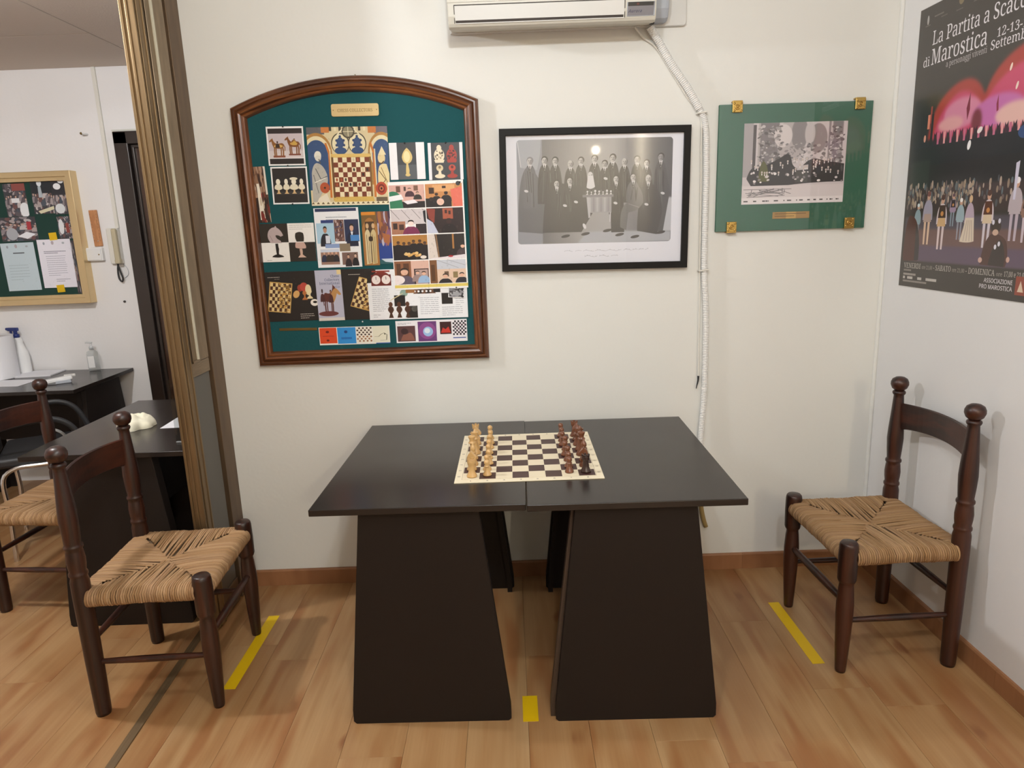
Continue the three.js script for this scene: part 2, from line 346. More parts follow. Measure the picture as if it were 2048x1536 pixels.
// =====================================================================
// DARK TABLES
// =====================================================================
function buildTable(label, pos, turn, group, flare = 0) {
  const t = thing('dark_table', label, 'table', pos, turn, group);
  const W = 0.651, D = 0.921, H = 0.75, th = 0.021;
  part('tabletop', metricUV(rbox(W, th, D, 0.0025, 0, H - th / 2, 0)), M.table, t);
  const trap = (bw, tw, h, c) => new THREE.Shape(V2([[-bw / 2 + c, 0], [bw / 2 - c, 0], [bw / 2, c], [bw / 2, 0.05], [tw / 2, h], [-tw / 2, h], [-bw / 2, 0.05], [-bw / 2, c]]));
  for (const s of [1, -1]) {
    const g = new THREE.ExtrudeGeometry(trap(0.508, 0.362, H - th, 0.008), { depth: 0.022, bevelEnabled: true, bevelSize: 0.0015, bevelThickness: 0.0015, bevelSegments: 1 });
    part('leg_panel', metricUV(g.translate(0, 0, s > 0 ? D / 2 - 0.045 : -D / 2 + 0.025)), M.tableLeg, t);
    for (const e of [-1, 1]) {
      const k = s > 0 && e < 0 ? flare : 0, edge = k ? M.tableEdge : M.tableLeg, a = e * (0.247 + k), b = e * (0.176 + k * 0.6), h = H - th;
      const sh = new THREE.Shape(V2([[a, 0], [a, 0.05], [b, h], [b - e * 0.02, h], [a - e * 0.02, 0.05], [a - e * 0.02, 0]]));
      part('side_strip', new THREE.ExtrudeGeometry(sh, { depth: 0.035, bevelEnabled: false }).translate(0, 0, s > 0 ? D / 2 - 0.081 : -D / 2 + 0.048), edge, t);
    }
  }
  part('web_panel', rbox(0.02, 0.34, D - 0.1, 0.002, 0, H - th - 0.17, 0), M.tableLeg, t);
  return t;
}
buildTable('dark brown table forming the left half of the chess table', [-0.2914, 0, 0.5224], -0.02);
buildTable('dark brown table forming the right half of the chess table', [0.3610, 0, 0.5437], -0.0167, undefined, 0.024);
buildTable('dark brown table in the side room, close behind the partition', [-1.615, 0, -0.135], 0.0);
buildTable('dark brown table against the far wall, carrying bottles and papers', [-2.935, 0, -1.245], Math.PI / 2);

// =====================================================================
// CHESS BOARD AND MEN
// =====================================================================
function canvasTex(w, h, draw) {
  const c = document.createElement('canvas'); c.width = w; c.height = h;
  const g = c.getContext('2d'); draw(g, w, h);
  const t = new THREE.CanvasTexture(c); t.colorSpace = THREE.SRGBColorSpace; t.anisotropy = 8; return t;
}
const BW = 0.487, BD = 0.527, CW = BW * 0.112, CD = BD * 0.112, BX = 0.0425, BZ = 0.5355, BY = 0.75;
{
  const t = thing('chess_board', 'cream and brown chessboard with printed coordinates laid across both dark tables', 'chessboard', [BX, BY, BZ], -0.0055);
  const tex = canvasTex(1024, 1108, (g, w, h) => {
    g.fillStyle = '#ece0c4'; g.fillRect(0, 0, w, h);
    for (let i = 0; i < 1500; i++) { g.fillStyle = `rgba(160,130,80,${0.05 * rnd()})`; g.fillRect(rnd() * w, rnd() * h, 40, 1); }
    g.strokeStyle = '#9c8a66'; g.lineWidth = 2; const mx = w * 0.052, my = h * 0.052; g.strokeRect(mx - 4, my - 4, w - 2 * mx + 8, h - 2 * my + 8);
    g.fillStyle = '#5b4a3c'; g.font = 'bold 26px serif'; g.textAlign = 'center'; g.textBaseline = 'middle';
    for (let i = 0; i < 8; i++) {
      const x = w * (0.052 + 0.112 * (i + 0.5)), y = h * (0.052 + 0.112 * (i + 0.5));
      for (const [px, py] of [[x, h - my / 2 + 2], [x, my / 2 - 2]]) g.fillText(String(i + 1), px, py);
      for (const px of [mx / 2 - 2, w - mx / 2 + 2]) { g.save(); g.translate(px, y); g.rotate(px < w / 2 ? Math.PI / 2 : -Math.PI / 2); g.fillText('ABCDEFGH'[i], 0, 0); g.restore(); }
    }
  });
  const sheet = rbox(BW, 0.0035, BD, 0.001, 0, 0.00175, 0);
  { const p = sheet.attributes.position, uv = []; for (let i = 0; i < p.count; i++) uv.push(p.getX(i) / BW + 0.5, 0.5 - p.getZ(i) / BD); sheet.setAttribute('uv', new THREE.Float32BufferAttribute(uv, 2)); }
  part('board_sheet', sheet, std(0xffffff, 0.5, { map: tex }), t);
  const sq = box(CW * 0.985, 0.0006, CD * 0.985), dk = std(lin(0.062, 0.026, 0.022), 0.45), lt = std(lin(0.80, 0.70, 0.51), 0.5);
  for (let r = 0; r < 8; r++) for (let f = 0; f < 8; f++) part('square', sq, (r + f) % 2 ? dk : lt, t, [(f - 3.5) * CW, 0.0037, (3.5 - r) * CD]);
}
const men = {
  pawn: lathe([[0, 0], [0.0145, 0], [0.015, 0.004], [0.0125, 0.009], [0.008, 0.017], [0.006, 0.028], [0.0095, 0.0315], [0.0095, 0.0335], [0.006, 0.0355], [0.0085, 0.039], [0.0098, 0.0445], [0.0085, 0.05], [0.0045, 0.0535], [0, 0.0545]], 18),
  bishop: lathe([[0, 0], [0.0165, 0], [0.017, 0.005], [0.014, 0.011], [0.0085, 0.022], [0.0065, 0.041], [0.011, 0.045], [0.011, 0.047], [0.007, 0.049], [0.0095, 0.056], [0.0098, 0.061], [0.0075, 0.068], [0.0035, 0.073], [0.004, 0.0755], [0.0025, 0.0785], [0, 0.079]], 18),
  queen: lathe([[0, 0], [0.0185, 0], [0.019, 0.005], [0.0155, 0.012], [0.009, 0.026], [0.0068, 0.052], [0.0125, 0.056], [0.0125, 0.0585], [0.008, 0.061], [0.009, 0.068], [0.0135, 0.081], [0.011, 0.0815], [0.0055, 0.084], [0.0045, 0.0875], [0.0025, 0.09], [0, 0.0905]], 18),
};
men.rook = merge([lathe([[0, 0], [0.017, 0], [0.0175, 0.005], [0.014, 0.011], [0.0105, 0.02], [0.009, 0.04], [0.0125, 0.044], [0.0132, 0.056], [0.0095, 0.056], [0.0095, 0.051], [0, 0.051]], 18),
  ...[0, 1, 2, 3, 4].map((k) => box(0.0075, 0.0055, 0.004, 0, 0.0585, 0.0112).rotateY(k * Math.PI * 0.4))]);
men.king = merge([lathe([[0, 0], [0.0195, 0], [0.02, 0.005], [0.0165, 0.013], [0.0095, 0.028], [0.0072, 0.056], [0.013, 0.06], [0.013, 0.063], [0.0085, 0.066], [0.0095, 0.073], [0.0135, 0.083], [0.0115, 0.0865], [0.003, 0.0885], [0, 0.0885]], 18), box(0.0035, 0.014, 0.0035, 0, 0.0945, 0), box(0.01, 0.0035, 0.0035, 0, 0.0955, 0)]);
{
  const s = new THREE.Shape(); s.moveTo(-0.010, 0); s.quadraticCurveTo(-0.016, 0.018, -0.011, 0.032); s.quadraticCurveTo(-0.008, 0.042, -0.001, 0.0445); s.lineTo(0.0005, 0.0495); s.lineTo(0.004, 0.0435);
  s.quadraticCurveTo(0.012, 0.038, 0.0165, 0.029); s.quadraticCurveTo(0.0175, 0.0245, 0.014, 0.0225); s.lineTo(0.0105, 0.0235); s.quadraticCurveTo(0.006, 0.0265, 0.0035, 0.0225); s.quadraticCurveTo(0.007, 0.014, 0.011, 0.007); s.lineTo(0.0105, 0); s.lineTo(-0.010, 0);
  const head = new THREE.ExtrudeGeometry(s, { depth: 0.007, bevelEnabled: true, bevelSize: 0.002, bevelThickness: 0.003, bevelSegments: 3, curveSegments: 8 }).translate(0, 0.017, -0.0035);
  men.knight = merge([lathe([[0, 0], [0.017, 0], [0.0175, 0.005], [0.0145, 0.011], [0.0115, 0.0165], [0, 0.0175]], 18), head]);
}
{
  const ord = ['nearest', 'second', 'third', 'fourth', 'fifth', 'sixth', 'seventh', 'farthest'];
  const back = ['rook', 'knight', 'bishop', 'king', 'queen', 'bishop', 'knight', 'rook'];
  const nearSide = ['near corner', 'near half', 'near half', '', '', 'far half', 'far half', 'far corner'];
  const put = (kind, col, f, r, word, grp) => {
    const label = kind === 'pawn' ? `${word} wooden pawn, ${ord[r]}${r > 0 && r < 7 ? ' from the near edge' : ''} of the ${word} pawn row`
      : kind === 'king' || kind === 'queen' ? `tall ${word} wooden ${kind} in the outer row of ${word} pieces`
        : `${word} wooden ${kind} on the ${nearSide[r]} of the outer row of ${word} pieces`;
    const m = solo('chess_' + kind, men[kind], col, label, 'chess piece', [BX + (f - 3.5) * CW + rr(-0.004, 0.004), BY + 0.004, BZ + (3.5 - r) * CD + rr(-0.005, 0.004)], [0, kind === 'knight' ? (f < 4 ? 0 : Math.PI) + rr(-0.5, 0.5) : rr(0, 6), 0], grp);
    return m;
  };
  for (let r = 0; r < 8; r++) {
    put(back[r], M.boxwood, 0, r, 'pale', 'pale chess pieces'); put('pawn', M.boxwood, 1, r, 'pale', 'pale chess pieces');
    put('pawn', M.rosewood, 6, r, 'reddish', 'reddish chess pieces'); put(back[r], r === 0 ? M.darkRosewood : M.rosewood, 7, r, r === 0 ? 'nearly black' : 'reddish', 'reddish chess pieces');
  }
}

// =====================================================================
// PRINT HELPERS
// =====================================================================
const matPrint = (tex, rough = 0.45) => std(0xffffff, rough, { map: tex });
// uneven ink: faint light and dark flecks over a print
function grain(g, n) {
  n = Math.min(n, 700);
  for (let i = 0; i < n; i++) E(g, rnd() < 0.6 ? `rgba(20,14,18,${0.02 + 0.05 * rnd()})` : `rgba(255,245,235,${0.02 + 0.05 * rnd()})`, rnd() * 100, rnd() * 100, rr(0.3, 1.5), rr(0.3, 1.5), rnd() * 3);
}
// wall card: a thin sheet with a picture on its front; z is the height of its back above the wall
function card(name, label, category, cx, cy, w, h, rot, z, draw, opt = {}) {
  const k = opt.ppm ?? 1500, W = Math.max(24, Math.round(w * k)), Hh = Math.max(16, Math.round(h * k));
  const tex = canvasTex(W, Hh, (g) => { g.scale(W / 100, Hh / 100); draw(g); grain(g, W * Hh / 900); });
  const t = 0.0012;
  return solo(name, box(w, h, t), matPrint(tex, opt.rough ?? 0.42), label, category, [cx, cy, z + t / 2], [0, 0, rot], opt.group);
}
const R = (g, c, x, y, w, h) => { g.fillStyle = c; g.fillRect(x, y, w, h); };
const E = (g, c, x, y, a, b = a, rot = 0) => { g.fillStyle = c; g.beginPath(); g.ellipse(x, y, a, b, rot, 0, 7); g.fill(); };
const P = (g, c, ...p) => { g.fillStyle = c; g.beginPath(); g.moveTo(p[0], p[1]); for (let i = 2; i < p.length; i += 2) g.lineTo(p[i], p[i + 1]); g.closePath(); g.fill(); };
const L = (g, c, w, ...p) => { g.strokeStyle = c; g.lineWidth = w; g.beginPath(); g.moveTo(p[0], p[1]); for (let i = 2; i < p.length; i += 2) g.lineTo(p[i], p[i + 1]); g.stroke(); };
const Q = (g, c, d) => { g.fillStyle = c; g.beginPath(); for (const s of d) s.length === 2 ? (s === d[0] ? g.moveTo(...s) : g.lineTo(...s)) : s.length === 4 ? g.quadraticCurveTo(...s) : g.bezierCurveTo(...s); g.closePath(); g.fill(); };
function text(g, s, x, y, size, c, font = 'serif', align = 'left', sx = 1) {   // drawn in the 100 x 100 frame of a card, sx undoes its stretch
  g.save(); g.translate(x, y); g.scale(sx, 1); g.font = font.replace('#', '') .includes('px') ? font : `${size}px ${font}`; g.fillStyle = c; g.textAlign = align; g.fillText(s, 0, 0); g.restore();
}
function lines(g, x, y, w, n, dy, c = '#8a8a92', t = 0.8) { for (let i = 0; i < n; i++) { let q = x; const e = x + w * (i === n - 1 ? 0.6 : rr(0.93, 1)); while (q < e) { const l = Math.min(rr(2, 6), e - q); R(g, c, q, y + i * dy, l * 0.86, t); q += l; } } }
function checker(g, x, y, w, h, a, b, n = 8, men = null) {
  for (let i = 0; i < n; i++) for (let j = 0; j < n; j++) R(g, (i + j) % 2 ? a : b, x + i * w / n, y + j * h / n, w / n + 0.1, h / n + 0.1);
  if (men) for (let k = 0; k < 20; k++) E(g, men[k % men.length], x + (Math.floor(rnd() * n) + 0.5) * w / n, y + (Math.floor(rnd() * n) + 0.5) * h / n, w / n * 0.22, h / n * 0.34);
}
function bust(g, x, y, s, o = {}) {                                    // head and shoulders, y at the chin
  Q(g, o.coat ?? '#2b2b2e', [[x - 1.5 * s, y + 3 * s], [x - 1.5 * s, y + 0.9 * s, x - 0.5 * s, y + 0.35 * s], [x + 0.5 * s, y + 0.35 * s], [x + 1.5 * s, y + 0.9 * s, x + 1.5 * s, y + 3 * s]]);
  if (o.shirt) P(g, o.shirt, x - 0.32 * s, y + 0.25 * s, x + 0.32 * s, y + 0.25 * s, x, y + 1.3 * s);
  E(g, o.skin ?? '#caa48c', x, y - 0.45 * s, 0.48 * s, 0.66 * s);
  Q(g, o.hair ?? '#2a211d', [[x - 0.52 * s, y - 0.5 * s], [x - 0.55 * s, y - 1.25 * s, x, y - 1.22 * s], [x + 0.55 * s, y - 1.25 * s, x + 0.52 * s, y - 0.5 * s], [x + 0.38 * s, y - 0.9 * s, x, y - 0.88 * s], [x - 0.38 * s, y - 0.9 * s, x - 0.52 * s, y - 0.5 * s]]);
}
const speck = (g, cols, n, x, y, w, h, a, b) => { for (let i = 0; i < n; i++) E(g, cols[Math.floor(rnd() * cols.length)], x + rnd() * w, y + rnd() * h, rr(a, b), rr(a, b), rnd() * 3); };
function chessman(g, c, x, y, s, top = 'ball') {                       // a turned chessman, foot at y
  Q(g, c, [[x - 0.5 * s, y], [x - 0.45 * s, y - 0.3 * s, x - 0.15 * s, y - 0.45 * s], [x - 0.12 * s, y - s], [x + 0.12 * s, y - s], [x + 0.15 * s, y - 0.45 * s], [x + 0.45 * s, y - 0.3 * s, x + 0.5 * s, y]]);
  if (top === 'ball') E(g, c, x, y - 1.25 * s, 0.36 * s, 0.4 * s);
}
function horse(g, c, x, y, s, f = 1, hump = false) {                    // standing horse or camel, feet at y
  g.save(); g.translate(x, y); g.scale(f * s, s); g.lineCap = 'round'; g.lineJoin = 'round';
  for (const [a, b, k, w] of [[-0.8, -0.92, -0.86, 0.26], [-0.5, -0.5, -0.46, 0.22], [0.45, 0.5, 0.46, 0.22], [0.75, 0.8, 0.76, 0.24]]) L(g, c, w, a, -1.5, b, -0.8, k, -0.06);
  Q(g, c, [[-1.05, -1.9], [-1.05, -2.3, -0.5, -2.25], ...(hump ? [[0, -2.95, 0.45, -2.2]] : [[0, -2.1, 0.5, -2.25]]), [0.85, -2.45, 1.0, -3.0], [1.02, -3.25], [1.12, -3.08], [1.4, -3.0, 1.72, -2.6], [1.7, -2.42, 1.55, -2.44], [1.35, -2.6, 1.24, -2.55], [1.2, -2.0, 0.98, -1.6], [0.9, -1.25, 0.4, -1.3], [-0.3, -1.15, -0.7, -1.3], [-1.0, -1.4, -1.05, -1.9]]);
  L(g, c, 0.16, -1.0, -2.0, -1.25, -1.5, -1.2, -0.9); g.restore();
}
// =====================================================================
// ARCHED PIN BOARD
// =====================================================================
{
  const t = thing('arched_pin_board', 'arch-topped dark wooden frame with teal felt pin board on the back wall', 'pin board', [-0.582, 1.017, 0], -0.0);
  const W = 0.972, S = 1.03, rise = 0.104;
  // frame moulding: mitred outline swept with a stepped profile (outer offset o, height z)
  const path = (o) => {                                                // outline moved inwards by o
    const a = [], hw = W / 2, Rr = (hw * hw + rise * rise) / (2 * rise), cy = S + rise - Rr;
    const x = hw - o, r = Rr - o; a.push([-x, o], [x, o]);
    const ang = Math.asin(x / r); for (let i = 0; i <= 24; i++) { const q = ang - i / 24 * 2 * ang; a.push([r * Math.sin(q), cy + r * Math.cos(q)]); }
    return a;
  };
  const prof = [[0, 0.001], [0, 0.02], [0.004, 0.026], [0.012, 0.03], [0.018, 0.03], [0.021, 0.026], [0.026, 0.034], [0.034, 0.038], [0.042, 0.034], [0.045, 0.027], [0.05, 0.029], [0.054, 0.026], [0.058, 0.018], [0.06, 0.010]];
  const rings = prof.map(([o, z]) => path(o).map(([x, y]) => [x, y, z])), n = rings[0].length, Pp = [], U = [];
  const quad = (a, b, c, d, ua, ub, va, vb) => { for (const [p, u, v] of [[a, ua, va], [b, ub, va], [d, ub, vb], [a, ua, va], [d, ub, vb], [c, ua, vb]]) { Pp.push(...p); U.push(v, u); } };
  let len = 0;
  for (let i = 0; i < n; i++) {
    const j = (i + 1) % n, l = Math.hypot(rings[0][j][0] - rings[0][i][0], rings[0][j][1] - rings[0][i][1]);
    for (let k = 0; k + 1 < rings.length; k++) quad(rings[k][i], rings[k][j], rings[k + 1][i], rings[k + 1][j], len, len + l, prof[k][0] * 9, prof[k + 1][0] * 9);
    len += l;
  }
  const g = new THREE.BufferGeometry(); g.setAttribute('position', new THREE.Float32BufferAttribute(Pp, 3)); g.setAttribute('uv', new THREE.Float32BufferAttribute(U, 2)); g.computeVertexNormals();
  part('frame', g, M.frameWood, t);
  const sh = new THREE.Shape(V2(path(0.05)));
  part('felt_panel', metricUV(new THREE.ExtrudeGeometry(sh, { depth: 0.009, bevelEnabled: false }).translate(0, 0, 0.001)), M.felt, t);
  part('hanging_nail', new THREE.CylinderGeometry(0.002, 0.002, 0.012, 8).rotateX(Math.PI / 2), M.oldBrass, t, [0.012, S + rise + 0.003, 0.007]);
}
const FZ = 0.0103;   // felt surface
const pinG = 'prints pinned to the arched board';
const onBoard = (name, label, cat, c, w, h, rot, layer, draw, o = {}) => card(name, label, cat, c[0], c[1], w, h, rot, FZ + layer * 0.0016, draw, { group: pinG, ...o });
{ // brass name plate
  const tex = canvasTex(560, 136, (g) => {
    R(g, '#d8bf8c', 0, 0, 560, 136); for (let i = 0; i < 60; i++) R(g, `rgba(150,110,50,${0.12 * rnd()})`, 0, rnd() * 136, 560, 1);
    g.fillStyle = '#7a5f35'; g.font = '50px serif'; g.textAlign = 'center'; g.save(); g.translate(280, 88); g.scale(0.86, 1); g.fillText('CHESS COLLECTORS', 0, 0); g.restore();
    for (const x of [22, 538]) E(g, '#8a6a38', x, 68, 6, 6);
  });
  const s = new THREE.Shape(), w = 0.185, h = 0.045, r = 0.008; s.moveTo(-w / 2 + r, -h / 2); s.lineTo(w / 2 - r, -h / 2); s.quadraticCurveTo(w / 2, -h / 2, w / 2, -h / 2 + r); s.lineTo(w / 2, h / 2 - r); s.quadraticCurveTo(w / 2, h / 2, w / 2 - r, h / 2); s.lineTo(-w / 2 + r, h / 2); s.quadraticCurveTo(-w / 2, h / 2, -w / 2, h / 2 - r); s.lineTo(-w / 2, -h / 2 + r); s.quadraticCurveTo(-w / 2, -h / 2, -w / 2 + r, -h / 2);
  const g = new THREE.ExtrudeGeometry(s, { depth: 0.002, bevelEnabled: true, bevelSize: 0.001, bevelThickness: 0.001, bevelSegments: 2 });
  const p = g.attributes.position, uv = []; for (let i = 0; i < p.count; i++) uv.push(p.getX(i) / w + 0.5, p.getY(i) / h + 0.5); g.setAttribute('uv', new THREE.Float32BufferAttribute(uv, 2));
  solo('name_plate', g, std(0xffffff, 0.35, { map: tex, metalness: 0.35 }), 'brass plate engraved CHESS COLLECTORS at the top of the arched board', 'plaque', [-0.581, 2.025, FZ + 0.001], [0, 0, -0.015]);
}
onBoard('pinned_card', 'white bordered card of a bronze horse and camel with riders', 'picture', [-0.867, 1.9], 0.147, 0.148, -0.02, 0, (g) => {
  R(g, '#f2f0f0', 0, 0, 100, 100); R(g, '#2c2525', 4, 5, 92, 13); R(g, '#c9bdc2', 4, 18, 92, 62); R(g, '#d6cccd', 4, 62, 92, 18); R(g, '#2c2525', 4, 82, 92, 14);
  horse(g, '#8a5a2a', 30, 74, 14, -1); horse(g, '#7d4c24', 72, 70, 14, -1, true); E(g, '#d6ac62', 30, 50, 12, 4); E(g, '#c79a50', 72, 44, 10, 4); R(g, '#8b4f38', 15, 74, 32, 5); R(g, '#7a4030', 57, 70, 32, 4); bust(g, 28, 42, 4, { coat: '#3a2a22', skin: '#4a3020' }); bust(g, 74, 36, 4, { coat: '#c9a24c', skin: '#a98040' });
});
onBoard('pinned_card', 'white bordered card of four ivory busts on a black ground', 'picture', [-0.866, 1.749], 0.146, 0.145, -0.017, 0, (g) => {
  R(g, '#f3f2f2', 0, 0, 100, 100); R(g, '#2b2727', 4, 4, 92, 92); R(g, '#3b3838', 4, 66, 92, 8);
  for (const [x, s] of [[18, 11], [40, 9], [61, 12], [82, 9]]) { Q(g, '#e6ddc4', [[x - s, 58], [x - s, 48, x - 3, 46], [x + 3, 46], [x + s, 48, x + s, 58], [x, 66, x - s, 58]]); E(g, '#efe8d4', x, 40, s * 0.55, 8); P(g, '#d8b582', x - 2, 61, x + 2, 61, x + 3, 68, x + 7, 72, x - 7, 72, x - 3, 68); }
  E(g, '#e6ddc4', 61, 32, 11, 4);
});
onBoard('pinned_print', 'large colourful print of two robed players beside a chessboard under gothic arches', 'picture', [-0.623, 1.814], 0.32, 0.3, -0.018, 0, (g) => {
  R(g, '#d9c9a0', 0, 0, 100, 100); R(g, '#5f5f63', 0, 0, 22, 9); R(g, '#6b6670', 84, 0, 16, 9); R(g, '#c77a3c', 18, 0, 10, 7); R(g, '#c77a3c', 76, 0, 10, 8); for (let i = 0; i < 8; i++) R(g, i % 2 ? '#e8dcb8' : '#3a352c', 28 + i * 6, 0, 3, 5);
  for (const [x, w] of [[11, 13], [92, 11]]) { E(g, '#b0803f', x, 32, w + 6, 25); R(g, '#b0803f', x - w - 6, 32, 2 * w + 12, 42); E(g, '#e6d8b0', x, 33, w + 4, 22); E(g, '#35507c', x, 34, w + 1, 18); R(g, '#35507c', x - w - 1, 34, 2 * w + 2, 46); }
  for (const x of [25.5, 81]) { L(g, '#c9762e', 2.6, x - 3, 20, x + 1, 34, x, 90); L(g, '#e9dcb4', 1.4, x + 2, 28, x + 2.4, 90); }
  g.lineWidth = 2; for (const [x, r] of [[41, 9.5], [62, 9.5]]) { E(g, '#4d4636', x, 21, r + 1.8, 13.5); E(g, '#e9dfba', x, 21.5, r + 0.6, 12.5); E(g, '#35507c', x, 20, 4.4, 7); E(g, '#35507c', x, 30, 7.4, 4.6); for (const [a, b] of [[-4.4, -3], [4.4, -3], [0, -8], [-4.6, 3], [4.6, 3]]) E(g, '#2c4068', x + a, 20 + b, 1.5, 1.7); }
  E(g, '#4b4538', 51.5, 6, 8, 8.5); E(g, '#8d866c', 51.5, 6, 6.2, 6.6); L(g, '#e6dcba', 0.8, 45, 6, 58, 6); L(g, '#e6dcba', 0.8, 51.5, 0, 51.5, 12); L(g, '#e9e0c0', 1.5, 36, 12, 44, 3); L(g, '#e9e0c0', 1.5, 67, 12, 59, 3);
  R(g, '#d3ac58', 28, 34, 50, 60); R(g, '#e2c070', 28, 34, 50, 4); R(g, '#6b4a2a', 28.5, 38, 2.6, 52); R(g, '#7d5a30', 75.5, 38, 2.4, 52); P(g, '#d9b660', 30, 91, 78, 89, 80, 96, 29, 97);
  checker(g, 31, 38.5, 44.5, 50.5, '#7b3a22', '#efe2bd', 8, ['#2e2420', '#4a3a30', '#d8c8a8', '#a85030']);
  // robed players
  Q(g, '#b7b3aa', [[3, 58], [5, 46, 10, 45], [18, 46, 22, 60], [24, 72, 18, 76], [14, 86, 6, 97], [2, 97]]); E(g, '#d8d4c8', 12, 37, 4, 6); Q(g, '#e6e2d4', [[7.5, 35], [9, 29, 13, 30], [17, 31, 16, 38], [13, 33, 7.5, 38]]); L(g, '#5c5c5c', 1, 8, 52, 14, 66, 22, 62); L(g, '#5a5650', 1.2, 13, 40, 15, 46); L(g, '#6a6a68', 0.8, 5, 60, 10, 84); L(g, '#f0ece0', 1, 6, 70, 20, 64);
  Q(g, '#e6d4a0', [[99, 90], [86, 78], [84, 60, 88, 50], [92, 46, 97, 48], [100, 60]]); E(g, '#e3cf9c', 91, 40, 4.6, 7); P(g, '#eadbb0', 87, 36, 92, 25, 97, 36); L(g, '#6b5430', 0.9, 87, 56, 95, 68, 88, 76); L(g, '#5c4326', 1.4, 86, 46, 91, 47, 94, 44); L(g, '#8a6e40', 0.8, 90, 52, 98, 74);
  E(g, '#b5532e', 18, 77, 6, 7); E(g, '#2a2018', 18, 77, 1.3, 1.3); E(g, '#b5462c', 89, 79, 7, 8.5); E(g, '#7b2a1c', 89, 79, 4.4, 5.6); E(g, '#c9714a', 89, 79, 2.6, 3.2); E(g, '#20160f', 89, 79, 1.2, 1.6); P(g, '#e7ddc8', 10, 90, 20, 84, 24, 96, 6, 98); R(g, '#6a5a44', 82, 90, 14, 6);
  R(g, '#ece2c4', 0, 95.5, 100, 4.5); for (let i = 0; i < 16; i++) P(g, '#6a5434', i * 6.3, 98, i * 6.3 + 4, 98, i * 6.3 + 2, 95.4);
}, { ppm: 1900 });
onBoard('pinned_print', 'narrow print of carved chessmen, leftmost and partly under the frame', 'picture', [-0.984, 1.717], 0.052, 0.218, 0.02, 0, (g) => {
  R(g, '#6a4a38', 0, 0, 100, 100); speck(g, ['#8d6a52', '#3f2a22', '#a98a74', '#d9cfc0'], 50, 0, 0, 100, 60, 4, 12); R(g, '#30211c', 0, 55, 100, 45); E(g, '#efe9dc', 35, 80, 16, 12); P(g, '#e8e0d0', 20, 30, 40, 30, 60, 95, 20, 95); E(g, '#a83434', 60, 52, 14, 6); speck(g, ['#7a2a22', '#c9b8a0', '#54342a'], 24, 30, 50, 70, 50, 4, 10); R(g, '#e5ddd0', 86, 0, 14, 50);
});
onBoard('pinned_card', 'card with white sides showing one ivory hand mirror shape on grey', 'picture', [-0.389, 1.826], 0.14, 0.141, -0.009, 0, (g) => {
  R(g, '#efedf0', 0, 0, 100, 100); R(g, '#3f4145', 22, 0, 54, 100); R(g, '#565a5e', 22, 60, 54, 40); Q(g, '#d9bf7c', [[50, 14], [64, 26, 65, 40], [63, 54, 52, 57], [53, 64, 55, 76], [54, 84], [62, 90, 50, 92], [38, 90, 45, 84], [44, 76, 47, 57], [37, 54, 35, 40], [36, 26, 50, 14]]); E(g, '#efdca6', 49, 38, 9, 15); E(g, '#2b2b2b', 46, 3, 2, 2);
});
onBoard('pinned_card', 'card of ornate white and red carved chessmen on dark grey', 'picture', [-0.236, 1.82], 0.138, 0.142, -0.011, 0, (g) => {
  R(g, '#eceaee', 0, 0, 100, 100); R(g, '#3c3d42', 9, 0, 82, 100); for (const [x, a, b, c] of [[32, '#e9dcc0', '#8d7a5c', '#d9c8a2'], [68, '#a8382c', '#5e1c18', '#c14a36']]) { E(g, a, x, 34, 15, 18); speck(g, [b, '#2e2a28'], 16, x - 11, 18, 22, 28, 1, 3.4); E(g, a, x, 14, 7, 8); P(g, a, x - 15, 46, x + 15, 46, x + 12, 54, x - 12, 54); E(g, c, x, 68, 10, 9); E(g, b, x, 66, 4, 4); P(g, a, x - 3, 74, x + 3, 74, x + 5, 86, x - 5, 86); E(g, a, x, 90, 15, 6); }
});
